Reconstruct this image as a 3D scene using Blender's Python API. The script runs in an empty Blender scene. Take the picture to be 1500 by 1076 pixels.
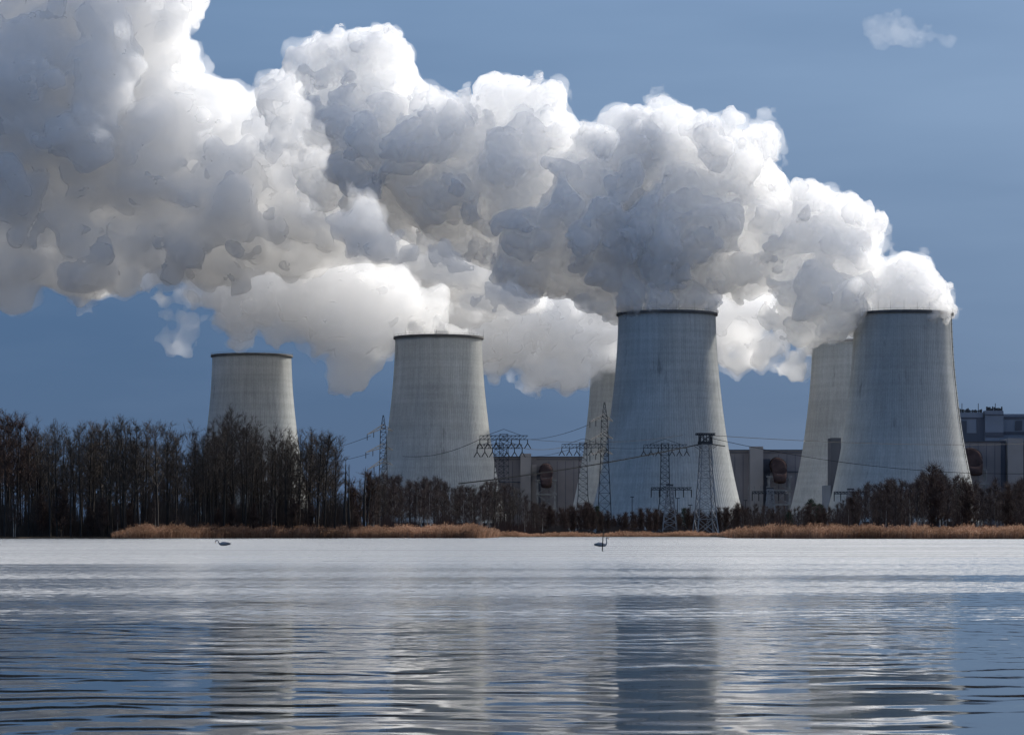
import bpy, math, random, time
import numpy as np
from mathutils import Vector, Matrix
T0 = time.time()
sc = bpy.context.scene
COL = sc.collection

# ------------------------------------------------------------------ camera, sky, sun, exposure
FPX, CX, HY, CAMH = 4167.0, 750.0, 780.0, 1.2        # focal length in photo pixels, horizon row, eye height (m)
cam = bpy.data.objects.new('camera', bpy.data.cameras.new('camera'))
COL.objects.link(cam); sc.camera = cam
cam.location = (0, 0, CAMH); cam.rotation_euler = (math.pi/2, 0, 0)
cam.data.sensor_width = 36; cam.data.lens = 36*FPX/1500
cam.data.shift_y = (HY-538)/1500
cam.data.clip_start = 0.5; cam.data.clip_end = 40000

SUN_EL, SUN_AZ = math.radians(34), math.radians(47)  # behind the plant, to the right
SKY = 0.1
world = bpy.data.worlds.new('World'); sc.world = world; world.use_nodes = True
def build_sky():
    nt = world.node_tree; N, L = nt.nodes, nt.links
    bg = N['Background']; bg.inputs['Strength'].default_value = SKY
    sky = N.new('ShaderNodeTexSky'); sky.sky_type = 'NISHITA'; sky.sun_disc = False
    sky.sun_elevation = SUN_EL; sky.sun_rotation = SUN_AZ
    sky.air_density = 1.0; sky.dust_density = 0.6; sky.ozone_density = 3.0
    tc = N.new('ShaderNodeTexCoord'); sep = N.new('ShaderNodeSeparateXYZ'); L.new(tc.outputs['Generated'], sep.inputs[0])
    # a slate-blue bank of distant stratus round the horizon, thinning upwards into the clear sky
    noise = N.new('ShaderNodeTexNoise'); noise.inputs['Scale'].default_value = 2.2; noise.inputs['Detail'].default_value = 5
    mp = N.new('ShaderNodeMapping'); mp.inputs['Scale'].default_value = (1, 1, 5.5)
    L.new(tc.outputs['Generated'], mp.inputs[0]); L.new(mp.outputs[0], noise.inputs['Vector'])
    def math_(op, a, b=None, clamp=False):
        m = N.new('ShaderNodeMath'); m.operation = op; m.use_clamp = clamp
        for i, v in enumerate((a, b)):
            if v is None: continue
            if hasattr(v, 'links') or hasattr(v, 'node'): L.new(v, m.inputs[i])
            else: m.inputs[i].default_value = v
        return m.outputs[0]
    z = sep.outputs[2]
    zz = math_('ADD', z, math_('MULTIPLY', math_('SUBTRACT', noise.outputs['Fac'], 0.5), 0.10))
    ramp = N.new('ShaderNodeMapRange'); ramp.interpolation_type = 'SMOOTHSTEP'
    ramp.inputs['From Min'].default_value = 0.06; ramp.inputs['From Max'].default_value = 0.48
    ramp.inputs['To Min'].default_value = 0.93; ramp.inputs['To Max'].default_value = 0.15
    L.new(zz, ramp.inputs['Value'])
    # the angle to the sun: veil and clouds glow towards it and are duller away from it
    dot = N.new('ShaderNodeVectorMath'); dot.operation = 'DOT_PRODUCT'; L.new(tc.outputs['Generated'], dot.inputs[0])
    dot.inputs[1].default_value = (math.sin(SUN_AZ)*math.cos(SUN_EL), math.cos(SUN_AZ)*math.cos(SUN_EL), math.sin(SUN_EL))
    slate = N.new('ShaderNodeMixRGB'); slate.inputs[1].default_value = (.37, .90, 2.0, 1); slate.inputs[2].default_value = (1.4, 2.15, 3.55, 1)
    sl = N.new('ShaderNodeMapRange'); sl.inputs['From Min'].default_value = .50; sl.inputs['From Max'].default_value = .80
    L.new(math_('ADD', dot.outputs['Value'], math_('MULTIPLY', math_('SUBTRACT', noise.outputs['Fac'], 0.5), 0.6)), sl.inputs['Value']); L.new(sl.outputs[0], slate.inputs[0])
    mx = N.new('ShaderNodeMixRGB'); L.new(ramp.outputs[0], mx.inputs[0]); L.new(sky.outputs[0], mx.inputs[1]); L.new(slate.outputs[0], mx.inputs[2])
    # unseen bright cloud band added above the view to whiten water, on a flat layer
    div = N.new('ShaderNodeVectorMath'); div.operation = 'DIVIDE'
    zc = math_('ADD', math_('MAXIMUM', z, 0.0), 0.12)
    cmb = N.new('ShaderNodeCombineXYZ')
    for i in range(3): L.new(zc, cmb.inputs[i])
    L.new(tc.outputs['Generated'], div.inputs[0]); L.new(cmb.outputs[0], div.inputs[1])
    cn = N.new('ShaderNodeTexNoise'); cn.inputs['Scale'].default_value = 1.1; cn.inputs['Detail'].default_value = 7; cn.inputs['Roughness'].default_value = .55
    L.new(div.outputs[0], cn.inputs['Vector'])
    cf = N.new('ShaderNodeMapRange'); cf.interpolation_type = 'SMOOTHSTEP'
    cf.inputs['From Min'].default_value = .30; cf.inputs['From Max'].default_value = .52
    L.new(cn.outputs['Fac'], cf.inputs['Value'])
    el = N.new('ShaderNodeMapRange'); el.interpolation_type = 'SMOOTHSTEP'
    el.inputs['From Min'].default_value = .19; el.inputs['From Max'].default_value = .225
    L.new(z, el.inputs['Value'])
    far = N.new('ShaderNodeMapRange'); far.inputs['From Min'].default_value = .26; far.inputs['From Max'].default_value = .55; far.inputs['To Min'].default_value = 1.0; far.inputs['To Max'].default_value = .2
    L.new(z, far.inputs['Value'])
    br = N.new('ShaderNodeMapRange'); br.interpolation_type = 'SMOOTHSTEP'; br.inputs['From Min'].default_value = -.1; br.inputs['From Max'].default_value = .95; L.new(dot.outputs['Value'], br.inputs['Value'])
    cc = N.new('ShaderNodeMixRGB'); cc.inputs[1].default_value = (1.9, 3.8, 7.4, 1); cc.inputs[2].default_value = (21.5, 21, 20.4, 1); L.new(br.outputs[0], cc.inputs[0])  # added clouds are bluer away from the sun, to tint shaded sides
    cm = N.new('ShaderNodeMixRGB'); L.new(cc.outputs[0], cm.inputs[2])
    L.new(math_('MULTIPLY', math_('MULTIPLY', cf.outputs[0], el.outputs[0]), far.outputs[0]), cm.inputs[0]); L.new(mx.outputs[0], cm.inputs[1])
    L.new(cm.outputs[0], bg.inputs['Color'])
build_sky()

sun = bpy.data.objects.new('sun', bpy.data.lights.new('sun', 'SUN')); COL.objects.link(sun)
sun.data.energy = 5.0; sun.data.angle = math.radians(.5); sun.data.color = (1.0, .95, .87)
sun.rotation_euler = Vector((math.sin(SUN_AZ)*math.cos(SUN_EL), math.cos(SUN_AZ)*math.cos(SUN_EL), math.sin(SUN_EL))).to_track_quat('Z', 'Y').to_euler()

vs = sc.view_settings
vs.view_transform = 'Standard'; vs.look = 'None'; vs.exposure = .25; vs.gamma = 1; vs.use_curve_mapping = False
cy = sc.cycles
cy.use_denoising = True; cy.use_adaptive_sampling = True; cy.adaptive_threshold = .02; cy.max_bounces = 18; cy.diffuse_bounces = 3; cy.glossy_bounces = 3; cy.volume_bounces = 15
cy.transparent_max_bounces = 48; cy.transmission_bounces = 2; cy.caustics_reflective = False; cy.caustics_refractive = False
cy.sample_clamp_indirect = 8

# ------------------------------------------------------------------ helpers
def at(px, py, D):
    """the world point that lies D metres ahead at a photo pixel"""
    return Vector(((px-CX)/FPX*D, D, CAMH+(HY-py)/FPX*D))
def wx(px, D): return (px-CX)/FPX*D
def wz(py, D): return CAMH+(HY-py)/FPX*D

def tag(o, label=None, cat=None, group=None, kind=None):
    if label: o['label'] = label
    if cat: o['category'] = cat
    if group: o['group'] = group
    if kind: o['kind'] = kind
    return o
def empty(name, loc, label, cat, group=None, rz=0):
    o = bpy.data.objects.new(name, None); COL.objects.link(o); o.location = loc; o.rotation_euler = (0, 0, rz)
    o.empty_display_size = .5
    return tag(o, label, cat, group)
def link(name, me, parent=None, loc=None, rz=None):
    o = bpy.data.objects.new(name, me); COL.objects.link(o)
    if parent is not None: o.parent = parent
    if loc is not None: o.location = loc
    if rz is not None: o.rotation_euler = (0, 0, rz)
    return o
def kids(o): return [c for c in bpy.data.objects if c.parent is o]
def copy_thing(root, parts, loc, rz=0, scale=1, label=None, group=None):
    r = root.copy(); COL.objects.link(r); r.location = loc; r.rotation_euler = (0, 0, rz); r.scale = (scale,)*3
    if label: r['label'] = label
    if group: r['group'] = group
    for p in parts:
        c = p.copy(); COL.objects.link(c); c.parent = r
    return r

class MB:
    """collects polygons for one mesh"""
    def __init__(s): s.v, s.f, s.smooth = [], [], []
    def quadring(s, rings, closed=True, smooth=True, caps=False):
        base = len(s.v); n = len(rings[0])
        for r in rings: s.v.extend(tuple(p) for p in r)
        for i in range(len(rings)-1):
            for j in range(n if closed else n-1):
                k = (j+1) % n
                s.f.append((base+i*n+j, base+i*n+k, base+(i+1)*n+k, base+(i+1)*n+j)); s.smooth.append(smooth)
        if caps:
            s.f.append(tuple(base+j for j in reversed(range(n)))); s.smooth.append(False)
            s.f.append(tuple(base+(len(rings)-1)*n+j for j in range(n))); s.smooth.append(False)
    def tube(s, pts, radii, sides=4, caps=False, smooth=True):
        pts = [Vector(p) for p in pts]
        if not hasattr(radii, '__len__'): radii = [radii]*len(pts)
        rings = []
        for i, p in enumerate(pts):
            d = (pts[min(i+1, len(pts)-1)]-pts[max(i-1, 0)])
            if d.length < 1e-9: d = Vector((0, 0, 1))
            d.normalize()
            a = Vector((0, 1, 0)) if abs(d.y) < .8 else Vector((1, 0, 0))
            u = d.cross(a).normalized(); w = d.cross(u)
            rings.append([p+(u*math.cos(t)+w*math.sin(t))*radii[i] for t in (2*math.pi*(k+.5)/sides for k in range(sides))])
        s.quadring(rings, True, smooth and sides > 4, caps)
    def bar(s, a, b, r): s.tube([a, b], r, 4, False, False)
    def box(s, x0, x1, y0, y1, z0, z1, bottom=False):
        b = len(s.v)
        s.v.extend([(x0,y0,z0),(x1,y0,z0),(x1,y1,z0),(x0,y1,z0),(x0,y0,z1),(x1,y0,z1),(x1,y1,z1),(x0,y1,z1)])
        fs = [(0,1,5,4),(1,2,6,5),(2,3,7,6),(3,0,4,7),(4,5,6,7),(3,2,1,0)]
        for f in fs: s.f.append(tuple(b+i for i in f)); s.smooth.append(False)
    def mesh(s, name, mat=None):
        me = bpy.data.meshes.new(name); me.from_pydata(s.v, [], s.f); me.polygons.foreach_set('use_smooth', s.smooth)
        if mat: me.materials.append(mat)
        me.update(); return me
    def build(s, name, mat, parent=None, loc=None, rz=None): return link(name, s.mesh(name, mat), parent, loc, rz)

def np_mesh(name, V, F, mat=None, smooth=False):
    """mesh from numpy vertices and an (n,k) face table"""
    me = bpy.data.meshes.new(name); k = F.shape[1]
    me.vertices.add(len(V)); me.vertices.foreach_set('co', np.ascontiguousarray(V, np.float32).ravel())
    me.loops.add(F.size); me.loops.foreach_set('vertex_index', np.ascontiguousarray(F, np.int32).ravel())
    me.polygons.add(len(F)); me.polygons.foreach_set('loop_start', np.arange(0, F.size, k, dtype=np.int32))
    me.polygons.foreach_set('use_smooth', np.full(len(F), smooth, bool))
    if mat: me.materials.append(mat)
    me.update(); me.validate(); return me

# ------------------------------------------------------------------ materials
def material(name):
    m = bpy.data.materials.new(name); m.use_nodes = True
    return m, m.node_tree.nodes, m.node_tree.links, m.node_tree.nodes['Principled BSDF']
def plain(name, col, rough=.8, var=.0, scale=1.0, metal=0.0, island=0.0):
    """a base colour broken up by noise, and per loose piece where island > 0"""
    m, N, L, b = material(name)
    b.inputs['Roughness'].default_value = rough; b.inputs['Metallic'].default_value = metal
    b.inputs['Specular IOR Level'].default_value = .25
    tc = N.new('ShaderNodeTexCoord'); n = N.new('ShaderNodeTexNoise'); n.inputs['Scale'].default_value = scale; n.inputs['Detail'].default_value = 6
    L.new(tc.outputs['Object'], n.inputs['Vector'])
    mr = N.new('ShaderNodeMapRange'); mr.inputs['From Min'].default_value = .3; mr.inputs['From Max'].default_value = .7
    mr.inputs['To Min'].default_value = 1-var; mr.inputs['To Max'].default_value = 1+var
    L.new(n.outputs['Fac'], mr.inputs['Value'])
    out = mr.outputs[0]
    if island:
        g = N.new('ShaderNodeNewGeometry'); mi = N.new('ShaderNodeMapRange')
        mi.inputs['To Min'].default_value = 1-island; mi.inputs['To Max'].default_value = 1+island
        L.new(g.outputs['Random Per Island'], mi.inputs['Value'])
        mm = N.new('ShaderNodeMath'); mm.operation = 'MULTIPLY'; L.new(out, mm.inputs[0]); L.new(mi.outputs[0], mm.inputs[1]); out = mm.outputs[0]
    vm = N.new('ShaderNodeVectorMath'); vm.operation = 'SCALE'; vm.inputs[0].default_value = col[:3]
    L.new(out, vm.inputs['Scale']); L.new(vm.outputs[0], b.inputs['Base Color'])
    return m

M_BARK = plain('dark_bark', (.040, .034, .030), .95, .4, .6)
M_TWIG = plain('dark_twigs', (.072, .057, .047), .95, .3, .3)
M_TWIG_RED = plain('reddish_twigs', (.078, .050, .040), .95, .3, .3)
M_BIRCH = plain('birch_bark', (.30, .28, .25), .9, .5, 1.4)
M_TWIG_BIRCH = plain('birch_twigs', (.085, .062, .054), .95, .3, .3)
M_PINE = plain('pine_needles', (.035, .048, .030), .9, .4, .5)
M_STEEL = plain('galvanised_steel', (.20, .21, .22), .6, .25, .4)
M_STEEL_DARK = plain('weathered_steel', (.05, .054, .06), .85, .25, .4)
M_INSUL = plain('insulator_glaze', (.03, .028, .028), .7)
M_CABLE = plain('cable', (.014, .015, .017), .9)
M_HALL = plain('hall_cladding', (.20, .19, .20), .85, .10, .05)
M_HALL2 = plain('hall_pilaster', (.27, .26, .26), .85, .10, .06)
M_BLUEHALL = plain('boiler_house_cladding', (.16, .19, .24), .8, .12, .05)
M_DARKHALL = plain('dark_cladding', (.07, .08, .105), .8, .12, .05)
M_DUCT = plain('rusty_duct', (.050, .036, .036), .95, .25, .2)
M_SOIL = plain('shore_soil', (.055, .045, .035), .98, .4, .15)
M_STAKE = plain('wet_wood', (.020, .018, .016), .8, .3, 6)
M_SWAN = plain('swan_plumage', (.32, .31, .31), .9, .12, 9)
M_SOIL.node_tree.nodes['Principled BSDF'].inputs['Specular IOR Level'].default_value = 0
M_DUCT.node_tree.nodes['Principled BSDF'].inputs['Specular IOR Level'].default_value = 0
M_BEAK = plain('swan_beak', (.45, .16, .04), .6)
def reed_material():
    m, N, L, b = material('dry_reed')
    g = N.new('ShaderNodeNewGeometry'); r = N.new('ShaderNodeValToRGB')
    e = r.color_ramp.elements; e[0].color = (.15, .080, .055, 1); e[1].color = (.40, .27, .19, 1)
    x = r.color_ramp.elements.new(.5); x.color = (.27, .155, .10, 1)
    L.new(g.outputs['Random Per Island'], r.inputs[0])
    n = N.new('ShaderNodeTexNoise'); n.inputs['Scale'].default_value = .12; n.inputs['Detail'].default_value = 3
    L.new(g.outputs['Position'], n.inputs['Vector'])
    mr = N.new('ShaderNodeMapRange'); mr.inputs['From Min'].default_value = .3; mr.inputs['From Max'].default_value = .7; mr.inputs['To Min'].default_value = .6; mr.inputs['To Max'].default_value = 1.3
    L.new(n.outputs['Fac'], mr.inputs['Value'])
    vm = N.new('ShaderNodeVectorMath'); vm.operation = 'SCALE'; L.new(r.outputs[0], vm.inputs[0]); L.new(mr.outputs[0], vm.inputs['Scale'])
    d = N.new('ShaderNodeBsdfDiffuse'); t = N.new('ShaderNodeBsdfTranslucent'); mx = N.new('ShaderNodeMixShader'); mx.inputs[0].default_value = .4
    L.new(vm.outputs[0], d.inputs[0]); L.new(vm.outputs[0], t.inputs[0]); L.new(d.outputs[0], mx.inputs[1]); L.new(t.outputs[0], mx.inputs[2])
    L.new(mx.outputs[0], N['Material Output'].inputs['Surface'])
    return m
M_REED = reed_material()

def concrete_material():
    m, N, L, b = material('tower_concrete')
    b.inputs['Roughness'].default_value = .9; b.inputs['Specular IOR Level'].default_value = .2
    tc = N.new('ShaderNodeTexCoord'); oi = N.new('ShaderNodeObjectInfo')
    off = N.new('ShaderNodeVectorMath'); off.operation = 'SCALE'; off.inputs[0].default_value = (37, 91, 13); L.new(oi.outputs['Random'], off.inputs['Scale'])
    add = N.new('ShaderNodeVectorMath'); L.new(tc.outputs['Object'], add.inputs[0]); L.new(off.outputs[0], add.inputs[1])
    def noise(scale, sv, detail=6, rough=.55):
        mp = N.new('ShaderNodeMapping'); mp.inputs['Scale'].default_value = sv; L.new(add.outputs[0], mp.inputs[0])
        n = N.new('ShaderNodeTexNoise'); n.inputs['Scale'].default_value = scale; n.inputs['Detail'].default_value = detail; n.inputs['Roughness'].default_value = rough
        L.new(mp.outputs[0], n.inputs['Vector']); return n.outputs['Fac']
    def rng_(v, a, b_, c, d):
        r = N.new('ShaderNodeMapRange'); r.inputs['From Min'].default_value = a; r.inputs['From Max'].default_value = b_; r.inputs['To Min'].default_value = c; r.inputs['To Max'].default_value = d
        L.new(v, r.inputs['Value']); return r.outputs[0]
    def mul(a, b_):
        mm = N.new('ShaderNodeMath'); mm.operation = 'MULTIPLY'; L.new(a, mm.inputs[0]); L.new(b_, mm.inputs[1]); return mm.outputs[0]
    big = rng_(noise(.03, (1, 1, 1)), .3, .7, .88, 1.12)
    streak = rng_(noise(.5, (1, 1, .03), 5, .6), .3, .7, .87, 1.11)          # rain runs down the ribs
    lifts = rng_(noise(.34, (.03, .03, 1), 3), .35, .65, .93, 1.06)           # casting lifts
    fine = rng_(noise(1.6, (1, 1, .5), 4), .3, .7, .9, 1.1)
    stain = rng_(noise(.22, (1, 1, .22), 4, .6), .64, .74, 1.0, .66)         # dark runs below leaks
    v = mul(mul(mul(mul(big, streak), lifts), fine), stain)
    warm = N.new('ShaderNodeMixRGB'); warm.inputs[1].default_value = (.38, .41, .42, 1); warm.inputs[2].default_value = (.43, .42, .385, 1)
    L.new(noise(.05, (1, 1, .4), 3), warm.inputs[0])
    vm = N.new('ShaderNodeVectorMath'); vm.operation = 'SCALE'; L.new(warm.outputs[0], vm.inputs[0]); L.new(v, vm.inputs['Scale'])
    L.new(vm.outputs[0], b.inputs['Base Color'])
    bp = N.new('ShaderNodeBump'); bp.inputs['Strength'].default_value = .25; bp.inputs['Distance'].default_value = .15
    L.new(noise(1.2, (1, 1, .6), 5), bp.inputs['Height']); L.new(bp.outputs[0], b.inputs['Normal'])
    return m
M_CONC = concrete_material()
M_RIM = plain('rim_concrete', (.10, .10, .10), .9, .25, .3)

def water_material():
    m, N, L, b = material('lake_water')
    b.inputs['Base Color'].default_value = (.012, .020, .026, 1); b.inputs['Roughness'].default_value = .04; b.inputs['IOR'].default_value = 1.38
    g = N.new('ShaderNodeNewGeometry'); P = g.outputs['Position']
    sep = N.new('ShaderNodeSeparateXYZ'); L.new(P, sep.inputs[0])
    def M(op, a, b_=None, c=None, clamp=False):
        n = N.new('ShaderNodeMath'); n.operation = op; n.use_clamp = clamp
        for i, v in enumerate((a, b_, c)):
            if v is None: continue
            if isinstance(v, (int, float)): n.inputs[i].default_value = v
            else: L.new(v, n.inputs[i])
        return n.outputs[0]
    def noise(sv, detail=2, rough=.5, dist=0, col=False, off=(0, 0, 0)):
        mp = N.new('ShaderNodeMapping'); mp.inputs['Scale'].default_value = sv; mp.inputs['Location'].default_value = off; L.new(P, mp.inputs[0])
        n = N.new('ShaderNodeTexNoise'); n.inputs['Scale'].default_value = 1; n.inputs['Detail'].default_value = detail; n.inputs['Roughness'].default_value = rough; n.inputs['Distortion'].default_value = dist
        L.new(mp.outputs[0], n.inputs['Vector']); return n.outputs['Color' if col else 'Fac']
    def mr(v, a, b_, c, d, smooth=True):
        r = N.new('ShaderNodeMapRange'); r.interpolation_type = 'SMOOTHSTEP' if smooth else 'LINEAR'
        for k, x in zip(('From Min', 'From Max', 'To Min', 'To Max'), (a, b_, c, d)): r.inputs[k].default_value = x
        L.new(v, r.inputs['Value']); return r.outputs[0]
    # distance over the lake, its zone edges bent by slow noise (gusts)
    gust = noise((.006, .03, 1), 4, .6)
    Y = M('ADD', sep.outputs[1], M('MULTIPLY', M('SUBTRACT', gust, .5), 75))
    # wave groups near by: swell about a metre long, crests across the view
    n1b = noise((1.1, 2.3, 1), 3, .55, .2, off=(7, 3, 0)); n2 = noise((.9, .8, 1), 2, .5, 0, off=(31, 5, 0))
    bend = noise((.30, .16, 1), 2, .5, 0, off=(3, 1, 0)); bend2 = noise((.8, .35, 1), 2, .5, 0, off=(13, 21, 0)); hgt = mr(noise((.5, .3, 1), 2, .5, 0, off=(8, 4, 0)), .3, .7, .25, 1.35)
    w1 = M('SINE', M('ADD', M('MULTIPLY', sep.outputs[1], 4.6), M('MULTIPLY', bend, 26.0)))
    w2 = M('SINE', M('ADD', M('MULTIPLY', sep.outputs[1], 10.5), M('MULTIPLY', bend2, 24.0)))
    n3 = noise((3, 6, 1), 3, .6, 0, off=(3, 17, 0)); n4 = noise((5, 5, 1), 2, .6, 0, off=(13, 7, 0)); nf = noise((9, 14, 1), 2, .6, 0, off=(43, 27, 0))
    sy = M('ADD', M('MULTIPLY', M('ADD', w1, M('MULTIPLY', w2, .55)), M('MULTIPLY', hgt, WAVE)), M('MULTIPLY', M('SUBTRACT', n1b, .5), WAVE*3.5))
    cats = mr(Y, 18, 58, .02, .50)                                    # cat's paws further out
    patch = mr(noise((.022, .09, 1), 4, .6, 0, off=(15, 2, 0)), .35, .65, .45, 1.35)
    cats = M('MULTIPLY', cats, patch)
    sy = M('SUBTRACT', sy, .003)
    # the faces one sees are those turned to the shore we stand on
    sy = M('SUBTRACT', sy, M('MULTIPLY', M('ABSOLUTE', M('ADD', M('SUBTRACT', n3, .5), .14)), cats))
    sy = M('ADD', sy, M('MULTIPLY', M('SUBTRACT', nf, .5), M('MULTIPLY', cats, .35)))
    sx = M('ADD', M('MULTIPLY', M('SUBTRACT', n2, .5), .04), M('MULTIPLY', M('SUBTRACT', n4, .5), M('MULTIPLY', cats, .3)))
    # wind-ruffled far water: steep small wavelets
    ruf = mr(Y, 74, 165, 0, 1)
    streaks = mr(noise((.004, .10, 1), 3, .6, 0, off=(5, 9, 0)), .40, .60, .6, 1.1)
    n5 = noise((3, 5, 1), 3, .6, 0, off=(23, 11, 0)); n6 = noise((3, 3, 1), 2, .6, 0, off=(2, 41, 0))
    face = M('MULTIPLY', M('ABSOLUTE', M('ADD', M('SUBTRACT', n5, .5), .16)), M('MULTIPLY', M('MULTIPLY', ruf, RUFFLE), streaks))
    sy = M('SUBTRACT', sy, face)
    sx = M('ADD', sx, M('MULTIPLY', M('SUBTRACT', n6, .5), M('MULTIPLY', ruf, .5)))
    cmb = N.new('ShaderNodeCombineXYZ'); L.new(sx, cmb.inputs[0]); L.new(sy, cmb.inputs[1]); cmb.inputs[2].default_value = 1
    nv = N.new('ShaderNodeVectorMath'); nv.operation = 'NORMALIZE'; L.new(cmb.outputs[0], nv.inputs[0])
    L.new(nv.outputs[0], b.inputs['Normal'])
    return m
WAVE, RUFFLE = .020, .72
M_WATER = water_material()
# ------------------------------------------------------------------ water and ground
GZ = .45                                                             # height of the flat land above the lake
mb = MB(); mb.v = [(-1600, -150, 0), (1600, -150, 0), (1600, 1300, 0), (-1600, 1300, 0)]; mb.f = [(0, 1, 2, 3)]; mb.smooth = [False]
tag(mb.build('lake_water', M_WATER), kind='structure')

def shore_D(px):
    """distance of the waterline at a photo column"""
    pts = [(-4000, 640), (-200, 622), (165, 622), (400, 655), (700, 640), (745, 800), (900, 835), (1040, 830), (1080, 620), (1200, 575), (1500, 558), (1900, 560), (5500, 600)]
    for (a, A), (b, B) in zip(pts, pts[1:]):
        if px <= b:
            t = max(0, min(1, (px-a)/(b-a))); t = t*t*(3-2*t); return A+(B-A)*t
    return pts[-1][1]
mb = MB(); rs = random.Random(5)
cols = list(np.arange(-4000, 5501, 12.0))
rows = []
for k, (dd, z) in enumerate([(-1.5, -.6), (0.5, .02), (4, .25), (12, GZ), (60, GZ), (300, GZ), (900, GZ), (3000, GZ), (30000, GZ)]):
    r = []
    for px in cols:
        D = shore_D(px)+dd+(rs.uniform(-2, 2) if k < 4 else 0)
        r.append(((px-CX)/FPX*D, D, z))
    rows.append(r)
mb.quadring(rows, closed=False)
mb.f = [tuple(f) for f in mb.f]
tag(mb.build('ground', M_SOIL), kind='structure')

# ------------------------------------------------------------------ cooling towers
PROF = [(6.5, 41.2), (10.8, 39.7), (20, 37.5), (29, 35.5), (38, 33.7), (47, 32.0), (56, 30.6), (65, 29.4), (72, 28.6), (79, 27.8), (86, 27.1), (93.6, 26.5), (101, 26.05), (108, 25.75), (115.2, 25.55)]
def prof_r(z):
    for (a, A), (b, B) in zip(PROF, PROF[1:]):
        if z <= b: return A+(B-A)*(z-a)/(b-a)
    return PROF[-1][1]
NR = 150
def shell_mesh():
    mb = MB(); zs = [6.5+(115.2-6.5)*i/40 for i in range(41)]
    # smooth the profile
    def pr(z): return sum(prof_r(min(115.2, max(6.5, z+d))) for d in (-5, -2.5, 0, 2.5, 5))/5
    rings = []
    for z in zs:
        r = pr(z); ring = []
        for i in range(NR):
            for (f, d) in ((0, .0), (.62, .0), (.72, .08), (.90, .08)):
                t = 2*math.pi*(i+f)/NR; ring.append(((r+d)*math.cos(t), (r+d)*math.sin(t), z))
        rings.append(ring)
    mb.quadring(rings, True, False)
    inner = [[((pr(z)-.5)*math.cos(2*math.pi*i/72), (pr(z)-.5)*math.sin(2*math.pi*i/72), z) for i in range(72)] for z in reversed(zs[::4])]
    mb.quadring(inner, True, True)
    return mb.mesh('tower_shell', M_CONC)
def rim_mesh():
    mb = MB(); R = PROF[-1][1]; n = 144; prof = [(-.45, 115.0), (1.15, 115.0), (1.2, 115.5), (1.2, 116.1), (.9, 116.4), (-.45, 116.4), (-.45, 115.0)]
    mb.quadring([[((R+d)*math.cos(2*math.pi*i/n), (R+d)*math.sin(2*math.pi*i/n), z) for i in range(n)] for d, z in prof], True, False)
    for i in range(48):                                                    # handrail of the rim walkway
        t = 2*math.pi*i/48; c, s = math.cos(t)*(R+1), math.sin(t)*(R+1); mb.bar((c, s, 116.3), (c, s, 117.3), .06)
    mb.tube([((R+1)*math.cos(2*math.pi*i/48), (R+1)*math.sin(2*math.pi*i/48), 117.3) for i in range(49)], .06, 3)
    return mb.mesh('rim_walkway', M_RIM)
def legs_mesh():
    mb = MB(); n = 36
    for i in range(n):
        t0 = 2*math.pi*i/n
        for s in (-1, 1):
            t1 = t0+s*math.pi/n
            mb.tube([(42.8*math.cos(t0), 42.8*math.sin(t0), -.5), (41.0*math.cos(t1), 41.0*math.sin(t1), 6.9)], .5, 6)
    mb.quadring([[((42.8+d)*math.cos(2*math.pi*i/72), (42.8+d)*math.sin(2*math.pi*i/72), z) for i in range(72)] for d, z in ((1.2, -.5), (1.2, .9), (-1.2, .9), (-1.2, -.5))], True, False)
    return mb.mesh('support_columns', M_CONC)
def fill_mesh():
    mb = MB(); mb.quadring([[(r*math.cos(2*math.pi*i/48), r*math.sin(2*math.pi*i/48), z) for i in range(48)] for r, z in ((38.5, -.5), (38.5, 9.5), (.5, 9.5))], True, False); return mb.mesh('cooling_fill', M_DARKHALL)
FILL = fill_mesh()
def rod_mesh():
    mb = MB(); mb.tube([(0, 0, 0), (0, 0, 5.0)], [.08, .04], 4, True); return mb.mesh('lightning_rod', M_STEEL_DARK)
def ladder_mesh(ang):
    mb = MB(); zs = [8+(114.6-8)*i/40 for i in range(41)]
    def P(z, da, out): r = prof_r(z)+out*.7; return (r*math.cos(ang+da), r*math.sin(ang+da), z)
    for da in (-.012, .012): mb.tube([P(z, da, .8) for z in zs], .09, 4)
    for z in np.arange(8, 114, 1.6): mb.bar(P(z, -.012, .8), P(z, .012, .8), .05)
    for z in np.arange(10, 114, 4.0):
        mb.tube([P(z, -.012, .8), P(z, -.02, 1.5), P(z, 0, 2.0), P(z, .02, 1.5), P(z, .012, .8)], .06, 3)
        mb.bar(P(z, 0, .0), P(z, 0, 1.0), .07)
    return mb.mesh('ladder', M_STEEL_DARK)
SHELL, RIM, LEGS, ROD = shell_mesh(), rim_mesh(), legs_mesh(), rod_mesh()
TOWERS = [
    (369, 1853, 'cooling tower furthest to the left, without steam, rising behind the tall bare trees', 0),
    (642.5, 1681, 'grey cooling tower between the left grove and the first hall, thin steam at its rim', 8),
    (921, 1927, 'pale cooling tower mostly hidden behind the left edge of the big middle tower', 0),
    (977, 1500, 'big shaded cooling tower in the middle with two pylons in front of its foot', 16),
    (1252, 1722, 'pale cooling tower half hidden behind the steaming tower on the right', 0),
    (1322.5, 1500, 'right cooling tower with a dense white plume pouring from its rim', 24)]
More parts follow.
